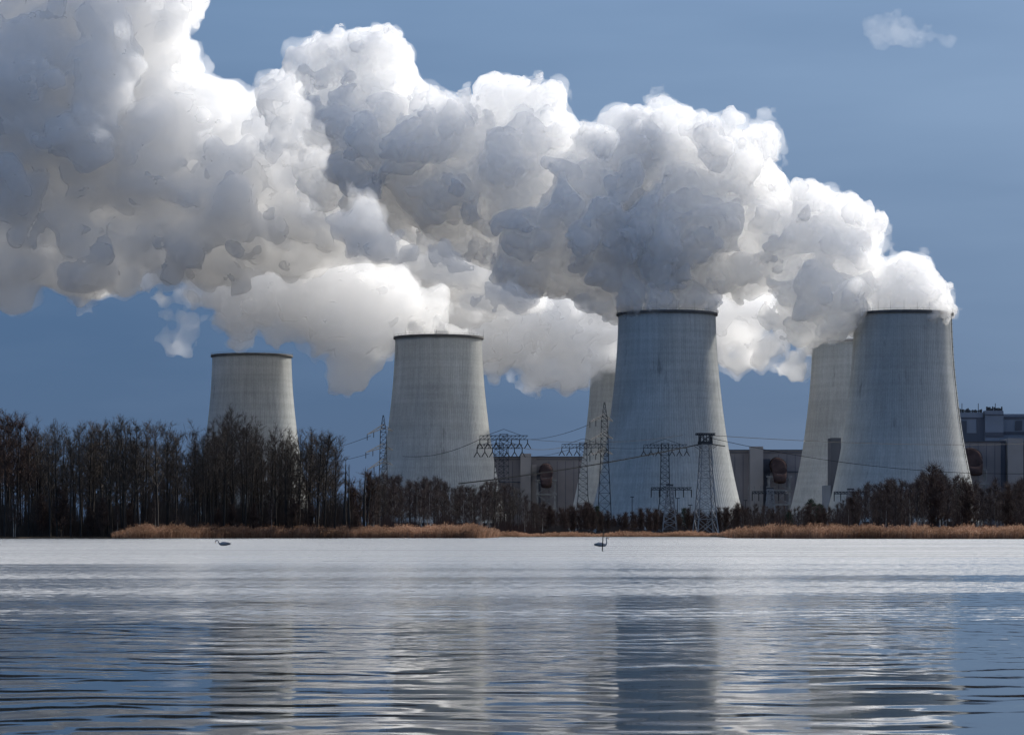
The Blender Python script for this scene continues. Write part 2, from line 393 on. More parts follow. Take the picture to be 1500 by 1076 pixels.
for k, (px, D, lab, rods) in enumerate(TOWERS):
    t = empty('cooling_tower', (wx(px, D), D, GZ), lab, 'cooling tower', 'cooling towers of the power station', rz=k*.37)
    link('shell', SHELL, t); link('rim_walkway', RIM, t); link('support_columns', LEGS, t); link('cooling_fill', FILL, t)
    for i in range(rods):
        a = 2*math.pi*(i+.5)/rods; link('lightning_rod', ROD, t, ((PROF[-1][1]+.9)*math.cos(a), (PROF[-1][1]+.9)*math.sin(a), 116.2))
    if k == 5: link('ladder', ladder_mesh(-.42-k*.37), t)

# ------------------------------------------------------------------ halls behind the towers
def slab(parent, name, mat, px0, px1, py, D, depth, z0=0, base=None):
    """a block of a building between two photo columns, its top at a photo row; base = parent origin"""
    mb = MB(); o = parent.location
    x0, x1 = wx(px0, D)-o.x, wx(px1, D)-o.x
    mb.box(x0, x1, D-o.y, D-o.y+depth, z0, wz(py, D)-o.z); return mb.build(name, mat, parent)
DH = 2060
def duct_set(hall, px, py, D, r):
    """rusty flue duct bend on a braced steel frame, part of a hall"""
    o = hall.location; c = Vector((wx(px, D)-o.x, D-o.y, wz(py, D)-o.z)); mb = MB(); n = 20
    rings = []
    for (dy, rr, dz) in ((16, r, 2), (2, r, 1), (-3, r, -.5), (-7, r*.98, -3), (-9.5, r*.9, -7), (-10, r*.8, -11)):
        tilt = max(0, min(1, (2-dy)/12))*1.2
        rings.append([(c.x+rr*math.cos(a), c.y+dy+rr*math.sin(a)*math.sin(tilt), c.z+dz+rr*math.sin(a)*math.cos(tilt)) for a in (2*math.pi*i/n for i in range(n))])
    mb.quadring(rings, True, True, True); d = mb.build('flue_duct', M_DUCT, hall)
    f = MB()
    for i in range(3):
        rr = r+.25; f.tube([(c.x+rr*math.cos(a), c.y-2+i*4, c.z+rr*math.sin(a)) for a in (2*math.pi*i_/n for i_ in range(n+1))], .25, 4)
    f.build('flange', M_DUCT, d)
    s = MB(); w = r*1.35; top = c.z-r-1.5; y = c.y-8
    for sx in (-1, 1):
        for sy in (0, 9): s.box(c.x+sx*w-.6, c.x+sx*w+.6, y+sy, y+sy+1.2, 0, top)
    for z in (top-1, top-11, top-21):
        if z > 0:
            s.box(c.x-w-1.5, c.x+w+1.5, y-.6, y+10.8, z, z+1.1)
    for z0 in (top-11, top-21):
        s.bar((c.x-w, y+.3, z0+1), (c.x+w, y+.3, z0+10), .45); s.bar((c.x+w, y+.3, z0+1), (c.x-w, y+.3, z0+10), .45)
    fr = s.build('steel_frame', M_STEEL, hall)
    rl = MB()
    for x in np.linspace(c.x-w-1.4, c.x+w+1.4, 9): rl.bar((x, y-.5, top), (x, y-.5, top+1.3), .09)
    rl.bar((c.x-w-1.4, y-.5, top+1.3), (c.x+w+1.4, y-.5, top+1.3), .09)
    rl.build('railing', M_STEEL, fr)
def strips(parent, mat, D, items, name, proud=.6):
    for (a, b, t, bt) in items:
        mb = MB(); o = parent.location
        mb.box(wx(a, D)-o.x, wx(b, D)-o.x, D-o.y-proud, D-o.y, wz(bt, D)-o.z, wz(t, D)-o.z); mb.build(name, mat, parent)

h1 = empty('turbine_hall', (wx(800, DH), DH, GZ), 'long grey hall between the second tower and the big middle tower with a rusty duct', 'power station hall')
slab(h1, 'wall', M_HALL, 690, 900, 669, DH, 60)
slab(h1, 'stair_tower', M_HALL2, 762.5, 778, 664, DH-8, 8)
slab(h1, 'pilaster', M_HALL2, 779, 786, 680, DH-3, 3)
strips(h1, M_DARKHALL, DH, [(690, 762, 672, 673), (786, 900, 672, 673), (690, 762, 705, 706.5), (786, 792, 690, 745)], 'cladding_band')
strips(h1, M_DARKHALL, DH, [(690, 900, 668.2, 669.4)], 'parapet', .9)
duct_set(h1, 800, 690, DH-14, 4.6)
h2 = empty('turbine_hall', (wx(1120, DH), DH, GZ), 'grey hall between the middle tower and the right towers with a square stair tower', 'power station hall')
slab(h2, 'wall', M_HALL, 1040, 1215, 659, DH, 60)
slab(h2, 'stair_tower', M_HALL2, 1099, 1118, 653.5, DH-9, 9)
strips(h2, M_DARKHALL, DH, [(1040, 1099, 662, 663), (1118, 1215, 662, 663), (1118, 1215, 690, 691.2), (1118, 1128, 672, 770)], 'cladding_band')
strips(h2, M_DARKHALL, DH, [(1040, 1099, 658.2, 659.3), (1118, 1215, 658.2, 659.3)], 'parapet', .9)
duct_set(h2, 1140.5, 683, DH-14, 5.4)
mb = MB(); o = h2.location
for i in range(4): mb.box(wx(1092+i*9, DH-9.3)-o.x, wx(1093+i*9, DH-9.3)-o.x, -30, -29.4, 0, 34)
mb.build('pipe_rack', M_STEEL, h2)
h3 = empty('boiler_house', (wx(1450, DH), DH, GZ), 'tall blue grey boiler house at the right edge with machinery on its roof', 'boiler house')
slab(h3, 'upper_block', M_BLUEHALL, 1396, 1560, 606, DH+20, 70)
slab(h3, 'upper_bay', M_BLUEHALL, 1443, 1470, 601, DH+10, 9.9)
slab(h3, 'upper_bay', M_BLUEHALL, 1400, 1440, 604, DH+12, 7.9)
slab(h3, 'lower_block', M_HALL, 1396, 1473, 646.5, DH-20, 39)
slab(h3, 'corner_tower', M_HALL2, 1476.5, 1499, 641.5, DH-26, 45)
slab(h3, 'lower_block', M_DARKHALL, 1499.3, 1570, 646, DH-20, 39)
strips(h3, M_DARKHALL, DH+12, [(1400, 1443, 611, 613), (1400, 1443, 634, 646), (1430.5, 1442.5, 612.5, 634), (1404, 1416, 616, 634)], 'recess_shade', .5)  # raised dark strips, their colour stands in for the shade of recesses
strips(h3, M_DARKHALL, DH+10, [(1443.2, 1470, 606.5, 608), (1443.2, 1470, 633, 640)], 'recess_shade', .5)
strips(h3, M_DARKHALL, DH+20, [(1470.2, 1560, 610, 613.5), (1470.2, 1560, 632, 636), (1487, 1497, 616, 630)], 'recess_shade', .5)
strips(h3, M_DARKHALL, DH-20, [(1396, 1473, 645.3, 647)], 'parapet', .8)
strips(h3, M_DARKHALL, DH-19.9, [(1466, 1473.1, 648, 745)], 'recess_shade', .4)  # dark strip painting in the shade of the gap beside the corner tower
mb = MB(); o = h3.location; rs = random.Random(2)
for a, b, top, D in ((1401, 1440, 603, DH+14), (1446, 1470, 600.5, DH+12)):
    z0 = wz(top+1.2, D)-o.z
    for px in np.arange(a, b, 2.2):
        x = wx(px, D)-o.x; hgt = rs.uniform(1.2, 3.6); mb.box(x, x+rs.uniform(.5, 1.0), D-o.y+3, D-o.y+5, z0, z0+hgt)
    mb.box(wx(a, D)-o.x, wx(b, D)-o.x, D-o.y+3.4, D-o.y+4.4, z0+1.3, z0+1.8)
for px in (1411, 1435, 1460): x = wx(px, DH+14)-o.x; z0 = wz(602, DH+14)-o.z; mb.bar((x, 20, z0-1), (x, 20, z0+6), .3)
mb.build('roof_machinery', M_STEEL_DARK, h3)
duct_set(h3, 1425, 671, DH-34, 6.2)
def seams(parent, px0, px1, py, D, step):
    mb = MB(); o = parent.location; z1 = wz(py, D)-o.z-1
    for x in np.arange(wx(px0, D)+step, wx(px1, D)-step*.5, step): mb.box(x-o.x-.16, x-o.x+.16, D-o.y-.14, D-o.y-.003, 0, z1)
    mb.build('cladding_seams', M_DARKHALL, parent)
seams(h1, 690, 762, 673, DH, 6); seams(h1, 792, 900, 673, DH, 6); seams(h2, 1040, 1098, 663, DH, 6); seams(h2, 1128.5, 1215, 663, DH, 6); seams(h3, 1396, 1465, 647.5, DH-20, 6)
h4 = empty('transfer_tower', (wx(1225, 1600), 1600, GZ), 'narrow dark building slab standing between the two right towers', 'building')
slab(h4, 'wall', M_DARKHALL, 1217, 1232, 641, 1600, 16)
slab(h4, 'annex', M_BLUEHALL, 1208, 1216.7, 710.5, 1598, 14)
slab(h4, 'annex', M_BLUEHALL, 1232.3, 1243, 690, 1600, 14)

# ------------------------------------------------------------------ pylons and lines
def lattice(mb, z0, z1, w0, w1, d0, d1, n, r, rb, cross=True):
    """four-legged lattice shaft from (z0, half-widths w0 x d0) to (z1, w1 x d1)"""
    zs = [z0+(z1-z0)*(1-(1-i/n)**1.0) for i in range(n+1)]
    def C(z):
        t = (z-z0)/(z1-z0); w, d = w0+(w1-w0)*t, d0+(d1-d0)*t
        return [Vector((-w, -d, z)), Vector((w, -d, z)), Vector((w, d, z)), Vector((-w, d, z))]
    for k in range(4): mb.bar(C(z0)[k], C(z1)[k], r)
    for a, b in zip(zs, zs[1:]):
        A, B = C(a), C(b)
        for k in range(4):
            q = (k+1) % 4
            mb.bar(A[k], B[q], rb)
            if cross: mb.bar(A[q], B[k], rb)
        for k in range(4): mb.bar(B[k], B[(k+1) % 4], rb)
def arm_mesh(x0, x1, z, hgt, d, n, r, taper=False):
    """horizontal lattice arm along x; taper = its height runs out to the tip x1"""
    mb = MB(); xs = [x0+(x1-x0)*i/n for i in range(n+1)]
    def h(x): return hgt*(1-(x-x0)/(x1-x0)) if taper else hgt
    for y in (-d, d):
        yy = lambda x: y*(1-(x-x0)/(x1-x0)*.85) if taper else y
        for a, b in zip(xs, xs[1:]):
            mb.bar((a, yy(a), z), (b, yy(b), z), r); mb.bar((a, yy(a), z+h(a)), (b, yy(b), z+h(b)), r)
            mb.bar((a, yy(a), z), (b, yy(b), z+h(b)), r*.7)
            mb.bar((a, yy(a), z), (a, yy(a), z+h(a)), r*.7)
    return mb
def vee_mesh(w, hgt, r):
    mb = MB(); mb.tube([(0, 0, 0), (0, 0, -hgt*.45)], r, 5); 
    for s in (-1, 1): mb.tube([(0, 0, -hgt*.4), (s*w, 0, -hgt)], r, 5)
    return mb.mesh('insulator', M_INSUL)
VEE = vee_mesh(1.3, 3.6, .20)
def string_mesh(L, r):
    mb = MB(); mb.tube([(0, 0, 0), (0, 0, -L)], r, 5); return mb.mesh('insulator', M_INSUL)
STRING = string_mesh(2.4, .16)

def flat_pylon(px, py_arm, D, px0, px1, label, wtop=.021, double=False, arms_gap=0, shaft=2.2):
    """pylon with one wide level arm and forked insulators (arm spans px0..px1 at py_arm)"""
    t = empty('pylon', (wx(px, D), D, GZ), label, 'pylon', 'pylons in front of the towers')
    z = wz(py_arm, D)-GZ; m = MB()
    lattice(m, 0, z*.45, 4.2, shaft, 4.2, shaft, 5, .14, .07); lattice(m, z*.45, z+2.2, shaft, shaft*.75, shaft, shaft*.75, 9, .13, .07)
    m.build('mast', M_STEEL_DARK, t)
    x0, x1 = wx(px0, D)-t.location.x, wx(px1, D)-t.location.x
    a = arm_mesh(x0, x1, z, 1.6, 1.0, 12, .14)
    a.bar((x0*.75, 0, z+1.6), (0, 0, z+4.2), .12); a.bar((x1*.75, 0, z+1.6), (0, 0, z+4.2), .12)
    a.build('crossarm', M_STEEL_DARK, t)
    for k in range(6):
        u = (.0, .17, .34, .66, .83, 1.0)[k]; link('insulator', VEE, t, (x0+(x1-x0)*u, 0, z))
    return t
def side_pylon(px, py_top, D, arms, label, hw=1.9, foot=None):
    """slim tapered pylon seen along its line: arms rise from lower left to the mast"""
    t = empty('pylon', (wx(px, D), D, GZ), label, 'pylon', 'pylons in front of the towers')
    z = wz(py_top, D)-GZ; m = MB()
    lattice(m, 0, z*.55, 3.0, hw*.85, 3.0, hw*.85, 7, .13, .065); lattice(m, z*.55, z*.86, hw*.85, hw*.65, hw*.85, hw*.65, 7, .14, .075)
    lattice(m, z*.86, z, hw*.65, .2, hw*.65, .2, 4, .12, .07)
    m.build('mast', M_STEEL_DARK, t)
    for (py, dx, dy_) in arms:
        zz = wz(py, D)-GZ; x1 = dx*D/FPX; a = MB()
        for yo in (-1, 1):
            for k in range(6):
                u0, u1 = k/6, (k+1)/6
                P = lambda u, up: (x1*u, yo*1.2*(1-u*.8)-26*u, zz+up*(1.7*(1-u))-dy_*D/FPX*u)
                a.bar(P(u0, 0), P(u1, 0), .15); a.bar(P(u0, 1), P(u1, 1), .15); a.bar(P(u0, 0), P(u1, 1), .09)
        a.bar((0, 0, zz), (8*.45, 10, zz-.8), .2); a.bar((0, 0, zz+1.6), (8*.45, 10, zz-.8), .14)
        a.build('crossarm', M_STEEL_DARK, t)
        for u in (.6, 1.0): link('insulator', STRING, t, (x1*u, -26*u, zz-dy_*D/FPX*u))
    return t
side_pylon(561.5, 608, 1215, [(627, -19, 12), (655, -21, 10), (677, -18, 12)], 'slim pylon left of the second tower, dark against open sky')
flat_pylon(738, 643.5, 1150, 703, 773, 'upper of the twin wide pylons in front of the second tower edge')
flat_pylon(731, 656.5, 1180, 699, 765, 'lower of the twin wide pylons in front of the second tower edge')
flat_pylon(854, 655.5, 1300, 823, 888, 'wide armed pylon standing before the half hidden pale tower')
side_pylon(885.5, 589, 1120, [(612, -24, 9), (638, -24, 9), (661, -24, 8)], 'tall slim pylon with drooping side arms beside the middle tower')
flat_pylon(974, 656, 1300, 943, 1006, 'wide armed pylon against the shaded face of the middle tower')
def low_pylon(px, py_top, py_arm, D, px0, px1, label, mat):
    t = empty('pylon', (wx(px, D), D, GZ), label, 'pylon', 'pylons in front of the towers')
    z = wz(py_top, D)-GZ; za = wz(py_arm, D)-GZ; m = MB()
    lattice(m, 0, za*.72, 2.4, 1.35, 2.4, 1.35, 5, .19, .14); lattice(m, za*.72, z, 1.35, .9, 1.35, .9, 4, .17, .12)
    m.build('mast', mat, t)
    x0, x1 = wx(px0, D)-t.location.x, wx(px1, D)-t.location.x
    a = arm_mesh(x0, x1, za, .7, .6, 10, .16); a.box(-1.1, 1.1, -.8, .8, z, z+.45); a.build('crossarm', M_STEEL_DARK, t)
    for k in range(6): link('insulator', STRING, t, (x0+(x1-x0)*k/5, 0, za))
    return t
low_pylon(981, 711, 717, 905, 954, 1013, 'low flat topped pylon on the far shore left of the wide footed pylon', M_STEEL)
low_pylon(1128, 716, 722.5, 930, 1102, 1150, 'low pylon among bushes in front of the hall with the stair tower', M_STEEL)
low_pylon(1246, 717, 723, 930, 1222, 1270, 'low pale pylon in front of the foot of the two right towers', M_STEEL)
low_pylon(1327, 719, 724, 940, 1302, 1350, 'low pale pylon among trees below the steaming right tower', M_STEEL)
def wide_foot_pylon():
    D = 880; px = 1033.5
    t = empty('pylon', (wx(px, D), D, GZ), 'sturdy wide footed lattice pylon at the water edge with a square head', 'pylon', 'pylons in front of the towers', rz=.18)
    s = D/FPX; z = lambda py: wz(py, D)-GZ; m = MB()
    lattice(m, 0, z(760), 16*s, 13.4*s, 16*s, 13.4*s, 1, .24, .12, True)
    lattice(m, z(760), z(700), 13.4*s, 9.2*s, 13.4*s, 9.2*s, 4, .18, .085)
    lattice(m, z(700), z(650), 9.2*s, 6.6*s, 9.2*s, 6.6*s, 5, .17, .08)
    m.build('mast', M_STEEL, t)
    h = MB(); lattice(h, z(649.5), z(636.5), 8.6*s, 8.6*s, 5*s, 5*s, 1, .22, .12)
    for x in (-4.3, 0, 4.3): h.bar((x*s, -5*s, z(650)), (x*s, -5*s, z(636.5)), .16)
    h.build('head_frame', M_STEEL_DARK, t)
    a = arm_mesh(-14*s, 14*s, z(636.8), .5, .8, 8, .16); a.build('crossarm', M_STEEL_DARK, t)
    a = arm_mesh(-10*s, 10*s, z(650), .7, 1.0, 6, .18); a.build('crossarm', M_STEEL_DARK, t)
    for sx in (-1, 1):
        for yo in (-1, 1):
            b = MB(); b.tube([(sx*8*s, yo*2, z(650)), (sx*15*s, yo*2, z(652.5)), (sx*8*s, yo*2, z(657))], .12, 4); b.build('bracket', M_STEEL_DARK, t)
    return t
wide_foot_pylon()
def line(a, b, sag, r, label, n=24):
    pts = [a.lerp(b, i/n)-Vector((0, 0, sag*4*(i/n)*(1-i/n))) for i in range(n+1)]
    mb = MB(); mb.tube(pts, r, 4); return tag(mb.build('power_line', M_CABLE), label, 'power line')
line(at(1031, 649, 880), at(672, 708, 800), 1.0, .22, 'thick dark cable running down left from the wide footed pylon', 30)
line(at(1038, 649, 880), at(1062, 653, 884), 0.1, .20, 'short dark cable stub right of the wide footed pylon head')
line(at(1036, 637, 880), at(1600, 645, 1400), 2.5, .11, 'thin wire from the wide footed pylon head across the right towers')
line(at(1036, 640, 880), at(1600, 690, 900), 4.5, .10, 'thin wire sagging low across the right tower faces')
line(at(773, 643, 1150), at(1000, 637, 1300), 2.2, .10, 'thin wire between the twin wide pylons and the middle tower')
line(at(765, 656, 1180), at(823, 655, 1300), .8, .12, 'wire between the twin pylons and the next wide pylon')
line(at(888, 655, 1300), at(943, 656, 1300), .4, .10, 'wire across the middle tower between two wide pylons')
line(at(543, 638, 1190), at(380, 662, 1600), 4, .09, 'faint wire left of the slim pylon, upper one')
line(at(541, 664, 1190), at(400, 676, 1600), 3, .09, 'faint wire left of the slim pylon, lower one')
line(at(862, 622, 1095), at(740, 640, 1500), 3, .09, 'faint wire from the tall slim pylon towards the twin pylons')
line(at(862, 647, 1095), at(765, 668, 1500), 2, .09, 'faint wire low across the first hall roof line')
line(at(703, 643, 1150), at(590, 668, 1300), 2.5, .10, 'wire across the face of the second tower')
def light_mast(px, py, D, label):
    mb = MB(); z = wz(py, D)-GZ; mb.tube([(0, 0, -.3), (0, 0, z)], [.28, .16], 6); t = mb.build('light_mast', M_STEEL_DARK, None, (wx(px, D), D, GZ)); tag(t, label, 'light mast')
    h = MB(); h.box(-.9, .9, -.35, .35, z, z+.35); h.build('lamp_head', M_STEEL_DARK, t)
light_mast(992.5, 730, 1250, 'thin dark light mast right of the low flat topped pylon')
light_mast(1011, 740, 1250, 'shorter thin light mast close to the wide footed pylon')
light_mast(1092, 733, 1400, 'thin mast at the foot of the hall near the middle tower')
light_mast(926, 728, 1380, 'thin pale mast in front of the shaded middle tower foot')
# ------------------------------------------------------------------ trees, bare in winter
def branchy(seed, H, cb, spread, n_limb, n_sub, n_twig, stems=1, twig_w=.06, rise=(35, 68), lean=0, twig_len=(.5, 1.4), r0=None, dome=.5, top=.35):
    """tapered trunk(s) with limbs, side branches and thousands of fine twigs -> (trunk MB, crown V, F)"""
    R = random.Random(seed); tr = MB(); cr = MB(); tw = []
    for s in range(stems):
        h = H*(1 if s == 0 else R.uniform(.72, .95)); rb = (r0 or H*.0105)*(1 if s == 0 else .7)
        la = R.uniform(0, 6.28); off = Vector((0, 0, 0)) if s == 0 else Vector((math.cos(la), math.sin(la), 0))*R.uniform(.3, .8)
        ln = Vector((lean if s == 0 else R.uniform(-.10, .10), R.uniform(-.05, .05), 0)); n = 8; pts = []
        wob = Vector((0, 0, 0))
        for i in range(n+1):
            t = i/n; wob += Vector((R.uniform(-1, 1), R.uniform(-1, 1), 0))*h*.006
            pts.append(off+Vector((0, 0, -.4+(h+.4)*t))+ln*h*t*t+wob)
        rad = [rb*(1-i/n)**.75+.03 for i in range(n+1)]
        tr.tube(pts, rad, 6)
        def P(t):
            x = min(t*n, n-1e-6); i = int(x); return pts[i].lerp(pts[i+1], x-i)
        N = int(n_limb*(1 if s == 0 else .6))
        for k in range(N):
            u = (k+R.random())/N; t = cb+(.985-cb)*u
            p = P(t); az = k*2.4+R.uniform(-.6, .6)
            up = math.radians(R.uniform(*rise))*(.8+.35*u)
            L = spread*(top+(1-top)*(1-u)**dome)*R.uniform(.65, 1.15)
            if R.random() < .12: L *= .5
            d = Vector((math.cos(az)*math.cos(up), math.sin(az)*math.cos(up), math.sin(up)))
            q = [p]; 
            for j in range(3):
                d = (d+Vector((R.uniform(-.3, .3), R.uniform(-.3, .3), R.uniform(-.05, .32)))).normalized(); q.append(q[-1]+d*L/3)
            lr = max(.035, rad[int(t*n)]*.42); cr.tube(q, [lr, lr*.75, lr*.5, .02], 4)
            for m in range(n_sub):
                v = R.uniform(.22, 1); x = min(v*3, 2.999); i = int(x); b = q[i].lerp(q[i+1], x-i)
                e = (q[i+1]-q[i]).normalized(); sd = (e+Vector((R.uniform(-1, 1), R.uniform(-1, 1), R.uniform(-.45, .9)))*.95).normalized()
                sl = L*R.uniform(.22, .5); c = b+sd*sl*.5; sd2 = (sd+Vector((R.uniform(-.4, .4), R.uniform(-.4, .4), R.uniform(-.1, .5)))).normalized(); g = c+sd2*sl*.5
                cr.tube([b, c, g], [max(.022, lr*.4), max(.016, lr*.26), .012], 3)
                for w in range(n_twig):
                    y = R.uniform(.1, 1); o = b.lerp(c, y*2) if y < .5 else c.lerp(g, y*2-1)
                    td = (sd2+Vector((R.uniform(-1, 1), R.uniform(-1, 1), R.uniform(-.5, .9)))).normalized()
                    tw.append((o, td, R.uniform(*twig_len), R.random()))
        for w in range(n_twig*2):
            tw.append((P(R.uniform(.85, 1)), Vector((R.uniform(-.5, .5), R.uniform(-.5, .5), 1)).normalized(), R.uniform(*twig_len), R.random()))
    O = np.array([tuple(a[0]) for a in tw]); Dv = np.array([tuple(a[1]) for a in tw]); Ln = np.array([a[2] for a in tw])[:, None]; g = np.random.default_rng(seed)
    side = np.cross(Dv, g.normal(size=Dv.shape)); side /= np.linalg.norm(side, axis=1)[:, None]+1e-9
    mid = O+Dv*Ln*.55+g.normal(size=O.shape)*.07*Ln
    tip = O+Dv*Ln+g.normal(size=O.shape)*.16*Ln
    V = np.concatenate([np.stack([O-side*twig_w/2, O+side*twig_w/2, mid, tip], 1).reshape(-1, 3)])
    k = np.arange(len(O))*4; F = np.concatenate([np.stack([k, k+1, k+2], 1)])
    # a forked side spray from the middle of each twig
    mid2 = mid+side*twig_w*.7
    V2 = np.stack([mid, mid2, tip], 1).reshape(-1, 3); k2 = np.arange(len(O))*3+len(V); F2 = np.stack([k2, k2+1, k2+2], 1)
    V = np.concatenate([V, V2]); F = np.concatenate([F, F2])
    # limbs as triangles too
    b = len(V); LV = np.array([tuple(p) for p in cr.v]) if cr.v else np.zeros((0, 3)); LF = []
    for f in cr.f: LF.append((f[0], f[1], f[2])); LF.append((f[0], f[2], f[3]))
    V = np.concatenate([V, LV]); F = np.concatenate([F, np.array(LF)+b])
    return tr, V, F
def tree_kind(name, bark, twig, **kw):
    tr, V, F = branchy(**kw)
    root = bpy.data.objects.new(name, None); parts = [bpy.data.objects.new('trunk', tr.mesh('trunk', bark)), bpy.data.objects.new('crown', np_mesh('crown', V, F, twig))]
    return root, parts, kw['H']
def pine_kind(seed, H):
    R = random.Random(seed); tr = MB(); tr.tube([(0, 0, -.4), (R.uniform(-.2, .2), 0, H*.5), (0, R.uniform(-.3, .3), H)], [H*.014, H*.01, .04], 6)
    g = np.random.default_rng(seed); C = []
    for k in range(46):
        u = R.random(); z = H*(.35+.65*u); rr = H*.20*(1-u)**.6*R.uniform(.4, 1.1)+.2; a = R.uniform(0, 6.28); C.append((rr*math.cos(a), rr*math.sin(a), z, R.uniform(.5, 1.1)))
    C = np.array(C); n = 90
    O = np.repeat(C[:, :3], n, 0)+g.normal(size=(len(C)*n, 3))*np.repeat(C[:, 3], n)[:, None]*np.array([.6, .6, .36])
    d = g.normal(size=O.shape); d /= np.linalg.norm(d, axis=1)[:, None]; s = np.cross(d, g.normal(size=O.shape)); s /= np.linalg.norm(s, axis=1)[:, None]
    V = np.stack([O-s*.06, O+s*.06, O+d*.45], 1).reshape(-1, 3); k = np.arange(len(O))*3; F = np.stack([k, k+1, k+2], 1)
    b = len(V); mb = MB()
    for c in C: mb.tube([(0, 0, c[2]-.8), (c[0], c[1], c[2])], [.07, .03], 3)
    LF = []
    for f in mb.f: LF.append((f[0], f[1], f[2])); LF.append((f[0], f[2], f[3]))
    V = np.concatenate([V, np.array([tuple(p) for p in mb.v])]); F = np.concatenate([F, np.array(LF)+b])
    root = bpy.data.objects.new('pine_tree', None); return root, [bpy.data.objects.new('trunk', tr.mesh('trunk', M_BARK)), bpy.data.objects.new('crown', np_mesh('crown', V, F, M_PINE))], H
def plant(kind, loc, label, cat, group, rz, height):
    """a copy of the kind (root, parts, own height) grown to a height"""
    root, parts, own = kind; scale = height/own
    r = root.copy(); COL.objects.link(r); r.location = loc; r.rotation_euler = (0, 0, rz); r.scale = (scale, scale, scale)
    tag(r, label, cat, group)
    for p in parts:
        c = p.copy(); COL.objects.link(c); c.parent = r
    return r
R = random.Random(11)
def zone(px, table):
    for x, text in table:
        if px < x: return text
    return table[-1][1]
ZL = [(110, 'near the left edge of the shore grove'), (262, 'in the middle of the left grove'), (312, 'by the gap in the left grove'), (440, 'before the leftmost cooling tower'), (9999, 'at the right end of the left grove')]
ZM = [(600, 'left of the second tower foot'), (690, 'before the foot of the second tower'), (9999, 'before the first hall')]
ZR = [(1150, 'before the hall with the stair tower'), (1235, 'before the two right towers'), (1410, 'before the steaming right tower'), (9999, 'before the boiler house')]
ZB = [(880, 'before the half hidden tower'), (1010, 'at the shaded foot of the middle tower'), (9999, 'around the wide footed pylon')]
ALD = [tree_kind('alder_tree', M_BARK, M_TWIG, seed=20+i, H=24, cb=(.34, .42, .28, .45, .36, .4, .3)[i], spread=(6.4, 5.4, 7.0, 5.6, 4.8, 6.2, 5.2)[i], n_limb=(26, 23, 28, 22, 22, 25, 22)[i], n_sub=7, n_twig=8, rise=(26, 58), top=.46, stems=(1, 2, 1, 1, 2, 1, 3)[i], twig_w=.06, dome=.6) for i in range(7)]
THIN = [tree_kind('alder_tree', M_BARK, M_TWIG, seed=50+i, H=20, cb=.3, spread=2.6, n_limb=26, n_sub=5, n_twig=7, stems=1+i % 2, twig_w=.06) for i in range(3)]
RED = [tree_kind('alder_tree', M_BARK, M_TWIG_RED, seed=60+i, H=22, cb=.4, spread=5.0, n_limb=28, n_sub=7, n_twig=9, stems=1, twig_w=.07) for i in range(2)]
BIR = [tree_kind('birch_tree', M_BIRCH if i % 2 else M_BARK, M_TWIG_BIRCH, seed=70+i, H=14, cb=.28, spread=2.8, n_limb=26, n_sub=6, n_twig=9, stems=1+(i == 1), twig_w=.065, rise=(40, 72), r0=.11) for i in range(5)]
SMALL = [tree_kind('sapling', M_BARK, M_TWIG_RED, seed=80+i, H=8, cb=.15, spread=2.4, n_limb=22, n_sub=6, n_twig=9, stems=3, twig_w=.06, r0=.07) for i in range(3)]
PINE = [pine_kind(90+i, 12) for i in range(2)]
def shore_spot(px, back): D = shore_D(px)+back; return Vector((wx(px, D), D, GZ-.1)), D
# the skyline of the left grove: top row of the crowns by photo column
SKY_L = [(-60, 616), (0, 618), (25, 616), (45, 630), (60, 634), (75, 628), (95, 640), (110, 630), (130, 632), (150, 628), (170, 626), (190, 620), (215, 617), (235, 632), (255, 632), (272, 650), (285, 636), (300, 626), (320, 620), (345, 613), (365, 622), (385, 632), (400, 640), (415, 632), (432, 640), (450, 634), (470, 642), (490, 645), (503, 656), (515, 690), (560, 700)]
def interp(T, x):
    for (a, A), (b, B) in zip(T, T[1:]):
        if x <= b: return A+(B-A)*max(0, (x-a)/(b-a))
    return T[-1][1]
GL = 'bare alders on the left shore'
n = 0
for row, (b0, b1, step, cut) in enumerate(((6, 14, 14.5, 0), (18, 34, 13, 2), (38, 62, 12, 16), (66, 110, 10, 30))):
    px = -55
    while px < 486:
        px += step*R.uniform(.6, 1.4)
        if 266 < px < 276 and row < 2: continue
        p, D = shore_spot(px, R.uniform(b0, b1)); top = interp(SKY_L, px)+cut+R.choice((0, 0, 3, 8, 14, 26 if row else 10))
        H = wz(top, D)-GZ
        kind = R.choice(THIN) if (row == 0 and R.random() < .25) else R.choice(ALD)
        if px < 45 and row < 2: kind = R.choice(RED)
        plant(kind, p, 'bare dark alder '+zone(px, ZL) if kind not in RED else 'bare alder with a reddish crown at the far left end of the grove', 'tree', 'bare alders '+zone(px, ZL) if kind not in RED else 'reddish alders at the left end', R.uniform(0, 6.28), H); n += 1
# single trees that stand apart at the right end of the grove
LEAN = tree_kind('alder_tree', M_BARK, M_TWIG, seed=41, H=21, cb=.42, spread=4.6, n_limb=24, n_sub=7, n_twig=10, stems=1, twig_w=.075, lean=.16)
p, D = shore_spot(462, 9); plant(LEAN, p, 'bare alder leaning right with an overhanging crown at the open end of the grove', 'tree', None, 0, wz(646, D)-GZ)
p, D = shore_spot(484, 12); plant(THIN[0], p, 'slender bare tree between the leaning alder and the broken snags', 'tree', None, 1.0, wz(692, D)-GZ)
def snag_kind(seed, H):
    tr, V, F = branchy(seed=seed, H=H, cb=.35, spread=1.0, n_limb=11, n_sub=2, n_twig=3, stems=2, twig_w=.06, r0=.34, twig_len=(.3, .7))
    return bpy.data.objects.new('snag', None), [bpy.data.objects.new('trunk', tr.mesh('trunk', M_BARK)), bpy.data.objects.new('crown', np_mesh('crown', V, F, M_BARK))], H
